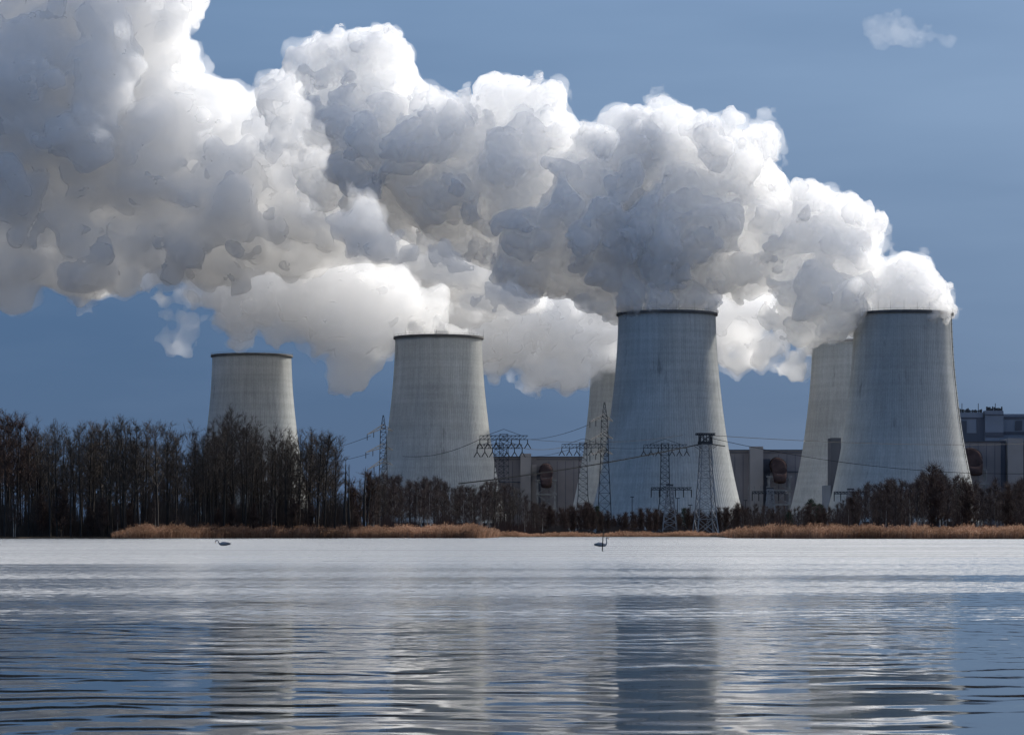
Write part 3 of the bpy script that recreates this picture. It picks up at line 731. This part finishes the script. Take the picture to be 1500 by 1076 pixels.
p, D = shore_spot(506, 8); plant(snag_kind(3, 14), p, 'tall broken double snag with stubby branches past the grove end', 'dead tree', None, 0, wz(672, D)-GZ)
p, D = shore_spot(533, 9); plant(snag_kind(9, 13), p, 'dark dead trunk with bushy shoots, right of the double snag', 'dead tree', None, 2, wz(686, D)-GZ)
for px, top in ((514, 712), (521, 722), (528, 704), (541, 700), (549, 694), (556, 706)):
    p, D = shore_spot(px, R.uniform(14, 40)); plant(R.choice(SMALL+THIN), p, 'low ragged tree between the snags and the far band of woods', 'tree', 'ragged trees past the grove end', R.uniform(0, 6), wz(top, D)-GZ)
# pale saplings in front of the grove
for px in (20, 62, 88, 132, 150, 172, 190, 228, 258, 286, 318, 340, 372, 398, 428, 455, 520, 548):
    p, D = shore_spot(px, R.uniform(4, 9)); plant(R.choice(BIR[1::2]) if R.random() < .5 else R.choice(SMALL), p, 'pale thin young tree at the water side, '+zone(px, ZL), 'tree', 'pale young trees '+zone(px, ZL), R.uniform(0, 6), R.uniform(5, 10))
# band of trees behind the reeds between the grove and the middle tower
SKY_M = [(540, 702), (560, 698), (590, 704), (610, 702), (640, 704), (665, 715), (690, 716), (720, 704), (735, 712), (760, 716), (780, 738), (800, 742)]
for row, (b0, b1, step, cut) in enumerate(((100, 130, 10, 4), (140, 180, 8, 0), (185, 240, 7, 0))):
    px = 536
    while px < 785:
        px += step*R.uniform(.6, 1.5); D = max(shore_D(640)+b0, shore_D(px)+12)+R.uniform(0, b1-b0); top = interp(SKY_M, px)+cut+R.choice((0, 2, 5, 12)); H = wz(top, D)-GZ
        plant(R.choice(BIR) if R.random() < .6 else R.choice(ALD), Vector((wx(px, D), D, GZ-.1)), 'bare tree in the far band of woods '+zone(px, ZM), 'tree', 'woods '+zone(px, ZM), R.uniform(0, 6.28), H); n += 1
# bushes and low trees before the middle tower
SKY_C = [(780, 742), (800, 740), (825, 748), (850, 738), (870, 742), (885, 748), (905, 754), (925, 752), (945, 747), (965, 742), (985, 750), (1000, 748), (1012, 744), (1030, 752), (1050, 748), (1065, 740), (1090, 742), (1100, 752)]
for row, (D0, D1, step) in enumerate(((900, 960, 9), (980, 1060, 8))):
    px = 776
    while px < 1098:
        px += step*R.uniform(.6, 1.5); D = R.uniform(D0, D1); H = wz(interp(SKY_C, px)+R.choice((0, 2, 6, 9)), D)-GZ
        plant(R.choice(SMALL+BIR[:1]), Vector((wx(px, D), D, GZ-.1)), 'low bare bush in the dark thicket '+zone(px, ZB), 'bush', 'bushes '+zone(px, ZB), R.uniform(0, 6.28), H); n += 1
for px, top, D in ((875, 741, 950), (1002, 744, 965), (1188, 731, 800), (1200, 738, 790)):
    plant(R.choice(PINE), Vector((wx(px, D), D, GZ-.1)), 'dark evergreen among bare bushes '+(zone(px, ZB) if px < 1100 else zone(px, ZR)), 'tree', 'evergreens '+(zone(px, ZB) if px < 1100 else zone(px, ZR)), R.uniform(0, 6), wz(top, D)-GZ)
# woods along the right shore
SKY_R = [(1085, 744), (1110, 738), (1140, 742), (1165, 744), (1185, 734), (1210, 742), (1235, 735), (1258, 718), (1275, 706), (1295, 706), (1315, 704), (1335, 708), (1350, 694), (1362, 690), (1380, 694), (1400, 700), (1420, 708), (1440, 712), (1460, 706), (1480, 712), (1500, 700), (1540, 700)]
for row, (b0, b1, step, cut) in enumerate(((16, 40, 10, 6), (60, 100, 8.5, 2), (120, 200, 9, 0))):
    px = 1078
    while px < 1545:
        px += step*R.uniform(.6, 1.5); D = max(shore_D(1300), shore_D(px)-8)+R.uniform(b0, b1); top = interp(SKY_R, px)+cut+R.choice((0, 2, 6, 14)); H = wz(top, D)-GZ
        k = R.random(); kind = R.choice(BIR) if k < .75 else (R.choice(SMALL) if k < .965 else R.choice(PINE))
        z = zone(px, ZR); nm = 'bare birch ' if kind in BIR else ('bushy young tree ' if kind in SMALL else 'dark pine ')
        plant(kind, Vector((wx(px, D), D, GZ-.1)), nm+'in the low shore woods '+z, 'tree', nm+z, R.uniform(0, 6.28), H); n += 1
print('trees', n)

# thickets of stems under the trees: nobody could count them
def thicket(px0, px1, Dfun, count, h0, h1, mat, label, seed, w=.05):
    g = np.random.default_rng(seed); px = g.uniform(px0, px1, count); D = np.array([Dfun(p) for p in px])+g.uniform(0, 1, count)**1.0*Dfun.depth
    b = np.stack([(px-CX)/FPX*D, D, np.full(count, GZ-.2)], 1); h = g.uniform(h0, h1, count)*(.6+.4*np.sin(px*.11+seed)*np.sin(px*.037))
    lean = g.normal(size=(count, 3))*np.array([.22, .22, 0]); top = b+lean*h[:, None]+np.stack([0*h, 0*h, h], 1)
    mid = (b+top)/2+g.normal(size=(count, 3))*.06*h[:, None]
    s = np.array([w/2, 0, 0]); V = np.stack([b-s, b+s, mid+s*.8, mid-s*.8, top], 1).reshape(-1, 3); k = np.arange(count)*5
    F = np.concatenate([np.stack([k, k+1, k+2], 1), np.stack([k, k+2, k+3], 1), np.stack([k+3, k+2, k+4], 1)])
    return tag(link('undergrowth', np_mesh('undergrowth', V, F, mat)), label, 'undergrowth', None, 'stuff')
def band(f, depth): f2 = lambda p: f(p); f2.depth = depth; return f2
thicket(-70, 515, band(lambda p: shore_D(p)+10, 90), 64000, 2.5, 14, M_TWIG, 'dark tangle of stems under the alders on the left shore', 1, .08)
thicket(500, 800, band(lambda p: max(shore_D(640)+70, shore_D(p)+14), 120), 16000, 2, 8, M_TWIG_RED, 'dark tangle of stems under the woods below the second tower', 2, .08)
thicket(775, 1110, band(lambda p: 870, 170), 14000, 1, 4.5, M_TWIG, 'low dark scrub at the foot of the middle tower', 3, .09)
thicket(1078, 1560, band(lambda p: max(shore_D(1300)+22, shore_D(p)+16), 170), 22000, 2, 7, M_TWIG_RED, 'tangle of stems under the birches on the right shore', 4, .07)

# ------------------------------------------------------------------ reeds
def reeds(px0, px1, front, depth, count, h, label, seed, w=.045):
    g = np.random.default_rng(seed); px = g.uniform(px0, px1, count); u = g.uniform(0, 1, count)
    D = np.array([shore_D(p) for p in px])+front+u*depth
    cl = np.random.default_rng(seed+9).uniform(.72, 1.12, 900); ht = h(px)*cl[(px*1.1).astype(int) % 900]*(.5+.5*cl[(px*.31).astype(int) % 900]/.92)*g.normal(1, .13, count)*(.85+.15*np.minimum(1, u*6))
    b = np.stack([(px-CX)/FPX*D, D, np.where(u < .3, -.25, .0)], 1)
    d = np.stack([g.normal(.10, .13, count), g.normal(0, .1, count), np.ones(count)], 1)
    top = b+d*ht[:, None]; mid = b+d*ht[:, None]*np.array([.35, .35, .62]); s = np.stack([np.full(count, w/2), g.uniform(-.5, .5, count)*w, 0*px], 1)
    V1 = np.stack([b-s, b+s, mid+s, mid-s, top], 1).reshape(-1, 3); k = np.arange(count)*5
    F = np.concatenate([np.stack([k, k+1, k+2], 1), np.stack([k, k+2, k+3], 1), np.stack([k+3, k+2, k+4], 1)])
    # drooping plumes on the tops
    q = top+np.stack([g.normal(.14, .06, count), g.normal(0, .05, count), g.uniform(-.02, .12, count)], 1)
    s2 = np.stack([np.full(count, .0), np.full(count, .0), np.full(count, .055)], 1)
    V2 = np.stack([top-d*.22, top+s2, q], 1).reshape(-1, 3); k2 = np.arange(count)*3+len(V1)
    F = np.concatenate([F, np.stack([k2, k2+1, k2+2], 1)])
    return tag(link('reed_bed', np_mesh('reed_bed', np.concatenate([V1, V2]), F, M_REED)), label, 'reeds', None, 'stuff')
def ht_left(px): return np.interp(px, [160, 185, 260, 420, 600, 690, 722, 733], [.9, 2.2, 2.5, 2.1, 2.2, 2.4, 2.0, 1.0])*(1+.08*np.sin(px*.13))
def ht_mid(px): return 1.15+.25*np.sin(px*.07)+.15*np.sin(px*.021)
def ht_right(px): return np.interp(px, [1050, 1075, 1110, 1200, 1300, 1420, 1600], [.8, 1.7, 2.2, 2.3, 2.1, 2.0, 2.0])*(1+.06*np.sin(px*.09))
reeds(163, 734, 0, 14, 42000, ht_left, 'long rust brown reed bed along the left shore before the grove', 1)
reeds(722, 1070, 2, 12, 14000, ht_mid, 'low dull reed fringe on the far middle shore', 2)
reeds(1050, 1580, 0, 14, 34000, ht_right, 'golden brown reed bed along the right shore', 3)

# ------------------------------------------------------------------ swans and the marker stake
def swan(px, py, facing, neck, label):
    D = CAMH/((py-HY)/FPX)
    root = tag(bpy.data.objects.new('swan', None), label, 'swan', 'swans on the lake'); COL.objects.link(root)
    root.location = (wx(px, D), D, 0); root.scale = (facing, 1, 1)
    body = [(-.62, .10, .03, .03), (-.48, .15, .09, .09), (-.28, .20, .20, .19), (-.02, .19, .25, .23), (.22, .15, .22, .20), (.38, .14, .13, .13), (.45, .20, .085, .08)]
    pts = body+neck; mb = MB(); n_ = 14; rings = []
    for i, (x, z, ry, rz_) in enumerate(pts):
        a = Vector((pts[min(i+1, len(pts)-1)][0]-pts[max(i-1, 0)][0], 0, pts[min(i+1, len(pts)-1)][1]-pts[max(i-1, 0)][1])).normalized()
        up = Vector((-a.z, 0, a.x)); c = Vector((x, 0, z))
        rings.append([c+Vector((0, math.cos(t)*ry, 0))+up*math.sin(t)*rz_ for t in (2*math.pi*k/n_ for k in range(n_))])
    mb.quadring(rings, True, True, True); b = mb.build('body', M_SWAN, root)
    sm = b.modifiers.new('smooth', 'SUBSURF'); sm.levels = sm.render_levels = 2
    for s in (-1, 1):                                                       # folded wings arched over the back
        w = MB(); w.quadring([[(x, s*(.10+.13*math.cos(t)*r), .22+.17*math.sin(t)*r) for t in (2*math.pi*k/10 for k in range(10))] for x, r in ((-.66, .12), (-.45, .55), (-.2, .9), (.05, 1.0), (.22, .8), (.32, .25))], True, True, True)
        wo = w.build('wing', M_SWAN, root); q = wo.modifiers.new('smooth', 'SUBSURF'); q.levels = q.render_levels = 1
    hx, hz = neck[-1][0], neck[-1][1]; px_, pz_ = neck[-2][0], neck[-2][1]; d = Vector((hx-px_, 0, hz-pz_)).normalized()
    bk = MB(); bk.tube([Vector((hx, 0, hz))-d*.01, Vector((hx, 0, hz))+d*.07, Vector((hx, 0, hz))+d*.12], [.028, .022, .006], 8, True); bk.build('beak', M_BEAK, root)
    return root
swan(328.5, 798.6, -1, [(.52, .32, .06, .055), (.56, .42, .05, .05), (.62, .50, .045, .045), (.69, .53, .045, .045), (.76, .49, .05, .055), (.80, .40, .05, .055), (.82, .33, .035, .04)], 'swan swimming to the left with its head bent down, near the reeds')
swan(880.5, 800, 1, [(.50, .32, .06, .055), (.49, .45, .05, .05), (.47, .58, .045, .045), (.46, .69, .045, .045), (.48, .77, .05, .05), (.53, .80, .055, .055), (.59, .77, .04, .045), (.63, .72, .03, .03)], 'swan swimming to the right behind the thin stake, neck held upright')
Ds = CAMH/((806.5-HY)/FPX); st = empty('marker_stake', (wx(882, Ds), Ds, 0), 'thin dark stake standing tilted out of the lake in front of a swan', 'stake')
mb = MB(); top = at(884.3, 772, Ds)-st.location; mb.tube([(-.03, 0, -.8), tuple(top*.5), tuple(top)], [.040, .034, .028], 8, True); mb.build('pole', M_STAKE, st)
mb = MB(); t = top
for a in range(3): mb.bar(t-Vector((0, 0, .22)), t+Vector((.09*math.cos(a*2.1), .09*math.sin(a*2.1), .10)), .012)
mb.tube([t+Vector((.09*math.cos(a), .09*math.sin(a), .10)) for a in np.linspace(0, 6.28, 9)], .012, 4); mb.build('topmark', M_STAKE, st)
# ------------------------------------------------------------------ steam plumes
def poly_dist(P, poly):
    """signed distance (inside positive) of points P (n,2) to polygon"""
    poly=np.asarray(poly,float); A=poly; B=np.roll(poly,-1,0)
    d=np.full(len(P),1e9); ins=np.zeros(len(P),bool)
    for a,b in zip(A,B):
        e=b-a; w=P-a
        t=np.clip((w@e)/(e@e+1e-9),0,1)
        q=w-t[:,None]*e
        d=np.minimum(d,np.hypot(q[:,0],q[:,1]))
        c=(a[1]>P[:,1])!=(b[1]>P[:,1])
        with np.errstate(divide='ignore',invalid='ignore'):
            xx=(b[0]-a[0])*(P[:,1]-a[1])/(b[1]-a[1]+1e-12)+a[0]
        ins^= c&(P[:,0]<xx)
    return np.where(ins,d,-d)

def pack(poly, rng, rmax, rmin, n_big, thick=0.8):
    """spheres (x,y,z,r) in px filling the polygon, inflated in depth"""
    poly=np.asarray(poly,float)
    lo,hi=poly.min(0),poly.max(0)
    P=rng.uniform(lo,hi,(30000,2)); d=poly_dist(P,poly)
    P=P[d>rmin*.8]; d=d[d>rmin*.8]
    S=[]
    # level 0: biggest first with spacing
    order=np.argsort(-np.minimum(d,rmax)+rng.uniform(0,rmax*.35,len(d)))
    for i in order:
        r=min(d[i],rmax)*rng.uniform(.8,1.0)
        if r<rmin: continue
        T=max(0,min(d[i],rmax*2.2)-r)*thick
        z=rng.uniform(-1,1)*T
        ok=True
        for s in S:
            if math.hypot(P[i,0]-s[0],P[i,1]-s[1],z-s[2]) < (s[3]*.75+r*.3): ok=False;break
        if ok: S.append((P[i,0],P[i,1],z,r))
        if len(S)>=n_big: break
    return S

def children(S, poly, rng, n, ratio, rmin, margin=0.75):
    out=[]
    for (x,y,z,r) in S:
        for k in range(n):
            v=rng.normal(size=3); v/=np.linalg.norm(v)
            if v[2]>.5: v[2]*=-1      # favour nothing behind
            rr=r*rng.uniform(*ratio)
            if rr<rmin: continue
            out.append((x+v[0]*r*.88,y+v[1]*r*.88,z+v[2]*r*.88,rr))
    if not out: return out
    o=np.array(out); d=poly_dist(o[:,:2],poly)
    return [tuple(a) for a,dd in zip(o,d) if dd>a[3]*margin]

def surface_nets(f, origin, h):
    """iso 0 surface of grid f (negative inside) -> verts, quads"""
    nx,ny,nz=f.shape
    s=f<0
    c=[s[i:nx-1+i,j:ny-1+j,k:nz-1+k] for i in (0,1) for j in (0,1) for k in (0,1)]
    cnt=np.zeros((nx-1,ny-1,nz-1),np.uint8)
    for a in c: cnt+=a
    act=(cnt>0)&(cnt<8)
    idx=np.full(act.shape,-1,np.int32); I=np.argwhere(act); idx[act]=np.arange(len(I))
    acc=np.zeros((len(I),3)); num=np.zeros(len(I))
    i,j,k=I.T
    cor=[(a,b,cc) for a in (0,1) for b in (0,1) for cc in (0,1)]
    val={o:f[i+o[0],j+o[1],k+o[2]] for o in cor}
    for o in cor:
        for ax in range(3):
            if o[ax]==0:
                p=list(o); p[ax]=1; p=tuple(p)
                a,b=val[o],val[p]; m=(a<0)!=(b<0)
                t=np.where(m,a/(a-b+1e-12),0)
                for q in range(3):
                    acc[:,q]+=np.where(m,(o[q]+t) if q==ax else o[q],0)
                num+=m
    V=(I+acc/num[:,None])*h+np.asarray(origin)
    Q=[]
    for ax in range(3):
        sl0=[slice(1,-1)]*3; sl1=[slice(1,-1)]*3
        sl0[ax]=slice(0,-1); sl1[ax]=slice(1,None)
        a=s[tuple(sl0)]; b=s[tuple(sl1)]
        E=np.argwhere(a!=b); fl=a[tuple(E.T)]
        off=np.ones(3,int); off[ax]=0
        g=E+off
        u,w=[q for q in range(3) if q!=ax]
        def at_(du,dw):
            h_=g.copy(); h_[:,u]-=du; h_[:,w]-=dw
            return idx[tuple(h_.T)]
        q=np.stack([at_(1,1),at_(0,1),at_(0,0),at_(1,0)],1)
        if ax==1: fl=~fl
        q[~fl]=q[~fl][:,::-1]
        Q.append(q)
    return V,np.concatenate(Q)

def voxelise(W, h, k, margin=0):
    """smooth union of spheres W (n,4 metres)"""
    W=np.asarray(W); pad=4*h+margin
    lo=(W[:,:3]-W[:,3:]).min(0)-pad; hi=(W[:,:3]+W[:,3:]).max(0)+pad
    n=np.ceil((hi-lo)/h).astype(int)+1
    f=np.full(n,10.0*h+5,np.float32)
    for x,y,z,r in W:
        c=np.array((x,y,z)); R=r+k+2*h+margin
        a=np.maximum(0,np.floor((c-R-lo)/h).astype(int)); b=np.minimum(n,np.ceil((c+R-lo)/h).astype(int)+1)
        gx=[(np.arange(a[q],b[q])*h+lo[q]-c[q])**2 for q in range(3)]
        d=np.sqrt(gx[0][:,None,None]+gx[1][None,:,None]+gx[2][None,None,:])-r
        sub=f[a[0]:b[0],a[1]:b[1],a[2]:b[2]]
        hh=np.maximum(k-np.abs(sub-d),0)/k
        sub[...]=np.minimum(sub,d)-hh*hh*k*.25
    return f,lo

def steam_material(name, density, aniso, film, through=.5, col=(.97, .98, 1)):
    """vapour: a scattering volume, with a little scatter at the outermost droplets"""
    m, N, L, b = material(name); out = N['Material Output']; N.remove(b)
    v = N.new('ShaderNodeVolumeScatter'); v.inputs['Color'].default_value = (*col, 1); v.inputs['Density'].default_value = density; v.inputs['Anisotropy'].default_value = aniso
    L.new(v.outputs[0], out.inputs['Volume'])
    t = N.new('ShaderNodeBsdfTransparent'); d = N.new('ShaderNodeBsdfDiffuse'); d.inputs[0].default_value = (.9, .9, .9, 1)
    tr = N.new('ShaderNodeBsdfTranslucent'); tr.inputs[0].default_value = (.9, .9, .9, 1)
    a = N.new('ShaderNodeMixShader'); a.inputs[0].default_value = through; L.new(d.outputs[0], a.inputs[1]); L.new(tr.outputs[0], a.inputs[2])
    mx = N.new('ShaderNodeMixShader'); mx.inputs[0].default_value = film; L.new(t.outputs[0], mx.inputs[1]); L.new(a.outputs[0], mx.inputs[2]); L.new(mx.outputs[0], out.inputs['Surface'])
    return m
def value_noise(P, size, seed):
    """smooth noise in -1..1 at points P (n,3), lattice turned so that it never lines up with the axes"""
    g = np.random.default_rng(seed); q, _ = np.linalg.qr(g.normal(size=(3, 3))); T = g.uniform(-1, 1, 32**3).astype(np.float32)
    X = (P@q.astype(np.float32))/np.float32(size)+np.float32(100.0); I = np.floor(X).astype(np.int32); f = X-I; f = f*f*f*(f*(f*6-15)+10)
    I &= 31; J = (I+1) & 31
    x0, x1, y0, y1, z0, z1 = I[:, 0]*1024, J[:, 0]*1024, I[:, 1]*32, J[:, 1]*32, I[:, 2], J[:, 2]
    fx, fy, fz = f.T
    a = T[x0+y0+z0]*(1-fx)+T[x1+y0+z0]*fx; b = T[x0+y1+z0]*(1-fx)+T[x1+y1+z0]*fx
    c = T[x0+y0+z1]*(1-fx)+T[x1+y0+z1]*fx; d = T[x0+y1+z1]*(1-fx)+T[x1+y1+z1]*fx
    return (a*(1-fy)+b*fy)*(1-fz)+(c*(1-fy)+d*fy)*fz
def roughen(f, lo, h, layers, seed, shrink=1.5):
    """push the skin out in round puffs ('puff') or tear it by slow signed noise ('tear'), sizes and heights in metres"""
    amp = sum(a for _, _, a in layers); m = np.abs(f) < .62*amp+2*h; I = np.argwhere(m)
    P = (I*h+lo).astype(np.float32); d = np.zeros(len(P), np.float32)
    for k, (kind, size, a) in enumerate(layers):
        n = value_noise(P, size, seed*17+k)+.45*value_noise(P, size*.55, seed*17+k+50)
        d += a*(np.minimum(1, np.abs(n)*1.9)-.45) if kind == 'puff' else a*n
    f[m] -= d-shrink; return f
CRISP = [('puff', 34, 11), ('puff', 16, 6), ('puff', 7.5, 2.8), ('puff', 3.6, 1.1)]
PILED = [('puff', 40, 13), ('puff', 18, 6), ('puff', 8, 2.4)]
SOFT = [('tear', 30, 8), ('puff', 18, 6), ('puff', 8, 3.2), ('puff', 4, 1.5)]
TORN = [('tear', 26, 9), ('tear', 11, 6), ('tear', 5.5, 2.6), ('puff', 4, 1)]
def whole(V, Q, least=500):
    """drops crumbs that hang loose beside a plume"""
    lab = np.arange(len(V))
    for _ in range(60):
        m = lab[Q].min(1); new = lab.copy()
        for k in range(4): np.minimum.at(new, Q[:, k], m)
        new = new[new]; new = new[new]
        if (new == lab).all(): break
        lab = new
    n = np.bincount(lab, minlength=len(V)); keep = n[lab] >= max(least, .04*n.max())
    idx = np.cumsum(keep)-1; return V[keep], idx[Q[keep[Q].all(1)]]
def plume(name, poly, Dfun, mat, skin, seed, label, rmax=70, rmin=9, nbig=200, fill=.7, c1=8, c2=5, h=1.1, manual=(), cat='steam plume', k=3.5, thick=.7, veil=2.0, veil_torn=1, floor=9999, shrink=1.5):
    g = np.random.default_rng(seed)
    S = list(manual)+pack(poly, g, rmax, rmin, nbig, thick)
    A = children(S, poly, g, c1, (.28, .6), 6) if c1 else []
    B = children(A, poly, g, c2, (.35, .55), 4.5) if c2 else []
    A, B = [c for c in A if c[1]+.8*c[3] < floor], [c for c in B if c[1]+.8*c[3] < floor]
    W = []
    for x, y, z, r in S+A+B:
        D = Dfun(x)+z*Dfun(x)/FPX; W.append((wx(x, D), D, wz(y, D), r*D/FPX))
    t = time.time(); f, lo = voxelise(W, h, k, .5*sum(a for _, _, a in skin)); f = roughen(f, lo, h, skin, seed, shrink); V, Q = surface_nets(f, lo, h); V, Q = whole(V, Q)
    o = link(name, np_mesh(name, V, Q, mat, True))
    if veil:                                                          # thin outer vapour, torn by the wind
        f2 = np.ascontiguousarray(f[::2, ::2, ::2]); f2 = roughen(f2-veil, lo, h*2, [('tear', 13, 3.5*veil_torn), ('tear', 5, 1.8*veil_torn)], seed+40, 0)
        V2, Q2 = whole(*surface_nets(f2, lo, h*2)); link('outer_vapour', np_mesh('outer_vapour', V2, Q2, S_VEIL, True), o)
    print(name, f.shape, len(Q), round(time.time()-t, 1))
    return tag(o, label, cat, 'steam plumes of the cooling towers' if cat == 'steam plume' else None)
S_DENSE = steam_material('dense_steam', .09, .34, .29, .5)
S_MID = steam_material('drifting_steam', .07, .3, .17, .5)
S_THIN = steam_material('thin_steam', .045, .22, .20, .55)
S_LEFT = steam_material('piled_steam', .065, .3, .26, .55)
S_VEIL = steam_material('vapour_veil', .035, .3, .02, .5)
S_CLOUD = steam_material('cloud_vapour', .0042, .4, .002)
RIGHT = [(1264, 472), (1370, 472), (1379, 452), (1369, 430), (1356, 407), (1336, 378), (1320, 370), (1297, 385), (1275, 360), (1262, 330), (1257, 300), (1240, 282), (1200, 268), (1165, 262), (1145, 285), (1140, 250), (1128, 225), (1130, 190), (1110, 172), (1075, 163), (1050, 170), (1030, 178), (1000, 160), (975, 155), (940, 148), (920, 200), (900, 300), (920, 400), (1000, 428), (1060, 425), (1110, 440), (1140, 475), (1175, 497), (1215, 490), (1250, 470)]
RIGHT = [(x, y+7 if y < 420 else y) for x, y in RIGHT]
plume('steam_plume', RIGHT, lambda x: 1500+(1320-x)*.05, S_DENSE, CRISP, 3, 'crisp white plume with shaded blue billows rising from the right front tower', rmax=58, nbig=120, floor=460, shrink=2,
      manual=[(1075, 240, -25, 58), (1150, 335, -10, 60), (1240, 350, 0, 62), (1320, 422, 0, 46), (1225, 430, -15, 52), (1278, 402, -5, 40), (1232, 330, 0, 42), (1350, 434, 0, 32), (1000, 250, 10, 75), (960, 350, -20, 60), (1050, 360, 5, 55)])
MIDDLE = [(915, 474), (1040, 474), (1046, 440), (1010, 400), (960, 330), (960, 230), (935, 152), (890, 170), (855, 168), (840, 150), (825, 120), (800, 112), (780, 122), (760, 125), (735, 115), (710, 108), (690, 120), (665, 140), (640, 130), (610, 110), (600, 80), (580, 50), (550, 42), (520, 37), (490, 50), (470, 65), (430, 80), (400, 105), (395, 150), (430, 230), (470, 285), (560, 310), (640, 360), (720, 400), (800, 425), (880, 445), (912, 456)]
MIDDLE = [(x, y+11 if y < 300 else y) for x, y in MIDDLE]
plume('steam_plume', MIDDLE, lambda x: 1500+(977-x)*.12, S_DENSE, CRISP, 8, 'towering blue shaded plume drifting left from the big middle tower', rmax=75, nbig=160, floor=458, shrink=3,
      manual=[(975, 436, 0, 46), (900, 398, 0, 48), (700, 235, -20, 72), (880, 255, -15, 66), (560, 190, -10, 92), (520, 120, 10, 58), (800, 330, 0, 70), (620, 270, 0, 66)])
REAR_MID = [(868, 536), (930, 540), (1000, 480), (960, 420), (850, 390), (700, 370), (560, 330), (470, 330), (440, 400), (500, 470), (590, 500), (706, 538), (770, 548), (790, 568), (840, 568), (860, 545)]
plume('steam_plume', REAR_MID, lambda x: 1893-(921-x)*.22, S_MID, TORN, 5, 'warm white low plume between the second tower and the middle tower', rmax=55, nbig=120, c2=3, h=1.1)
REAR_RIGHT = [(1195, 500), (1300, 505), (1290, 440), (1150, 420), (1050, 400), (950, 420), (900, 500), (1050, 522), (1080, 530), (1110, 545), (1150, 545), (1180, 530)]
plume('steam_plume', REAR_RIGHT, lambda x: 1711+(1252-x)*.2, S_MID, TORN, 6, 'bright low plume between the middle tower and the rear right tower', rmax=48, nbig=90, c2=3, h=1.1, manual=[(1222, 498, -70, 11), (1206, 495, -64, 8), (1243, 490, -72, 10)])
SECOND = [(585, 505), (700, 505), (690, 470), (620, 420), (520, 360), (420, 330), (300, 330), (230, 380), (240, 440), (230, 490), (260, 500), (290, 493), (330, 488), (345, 500), (390, 485), (400, 505), (430, 490), (480, 515), (500, 555), (515, 560), (530, 525), (560, 515)]
plume('steam_plume', SECOND, lambda x: 1700+(640-x)*.1, S_THIN, TORN, 7, 'thin torn plume streaming left from the second tower', rmax=45, nbig=110, c2=2, h=1.2, veil_torn=1.6, manual=[(512, 548, 0, 8), (506, 528, 0, 13), (492, 508, 0, 17), (516, 560, 2, 5), (470, 498, 0, 14), (540, 515, -5, 12), (395, 492, 0, 9), (255, 488, 0, 12)])
LEFT = [(420, 110), (385, 120), (370, 140), (350, 140), (335, 105), (310, 95), (295, 70), (290, 40), (305, 10), (310, -60), (200, -120), (-160, -120), (-160, 420), (0, 430), (15, 445), (30, 440), (40, 415), (80, 405), (120, 440), (145, 445), (215, 415), (300, 420), (420, 400), (540, 380), (620, 350), (560, 300), (500, 260), (470, 200), (445, 140)]
plume('steam_cloud', LEFT, lambda x: 1640, S_LEFT, PILED, 12, 'huge pale cloud of merged steam filling the upper left', rmax=72, nbig=110, c1=7, c2=3, h=1.3, cat='steam cloud', thick=.75, manual=[(22, 438, 0, 9), (38, 422, 0, 14), (140, 436, 0, 9), (118, 422, 0, 15), (225, 425, 0, 14), (80, 402, 0, 16), (470, 190, -10, 34), (440, 260, -15, 45), (520, 300, -10, 40)])
BEHIND = [(380, 140), (450, 200), (560, 250), (700, 300), (800, 400), (800, 470), (640, 440), (480, 400), (330, 330), (300, 220)]
plume('steam_plume', BEHIND, lambda x: 1800, S_MID, SOFT, 15, 'pale steam between the blue shaded plume and the torn plume of the second tower', rmax=50, nbig=110, c2=2, h=1.2)
WISP = [(388, 130), (430, 118), (452, 150), (470, 210), (505, 275), (590, 325), (690, 375), (790, 425), (760, 445), (640, 405), (520, 360), (440, 310), (395, 220)]
plume('steam_plume', WISP, lambda x: 1440, S_THIN, TORN, 23, 'thin veil of steam drifting along the lower left edge of the blue shaded plume', rmax=26, nbig=110, c1=5, c2=2, h=1.2, veil_torn=1.5)
plume('small_cloud', [(1268, 36), (1285, 32), (1300, 26), (1318, 24), (1332, 30), (1348, 42), (1380, 47), (1405, 58), (1380, 62), (1330, 58), (1285, 58), (1266, 48)], lambda x: 5200, S_CLOUD, [('tear', 38, 10), ('tear', 15, 7), ('tear', 7, 3)], 4, 'small lone white cloud in the blue sky, upper right', rmax=15, rmin=3, nbig=60, c1=0, c2=0, h=2.2, cat='cloud', veil=0, k=16, shrink=-2)
print('script', time.time()-T0)
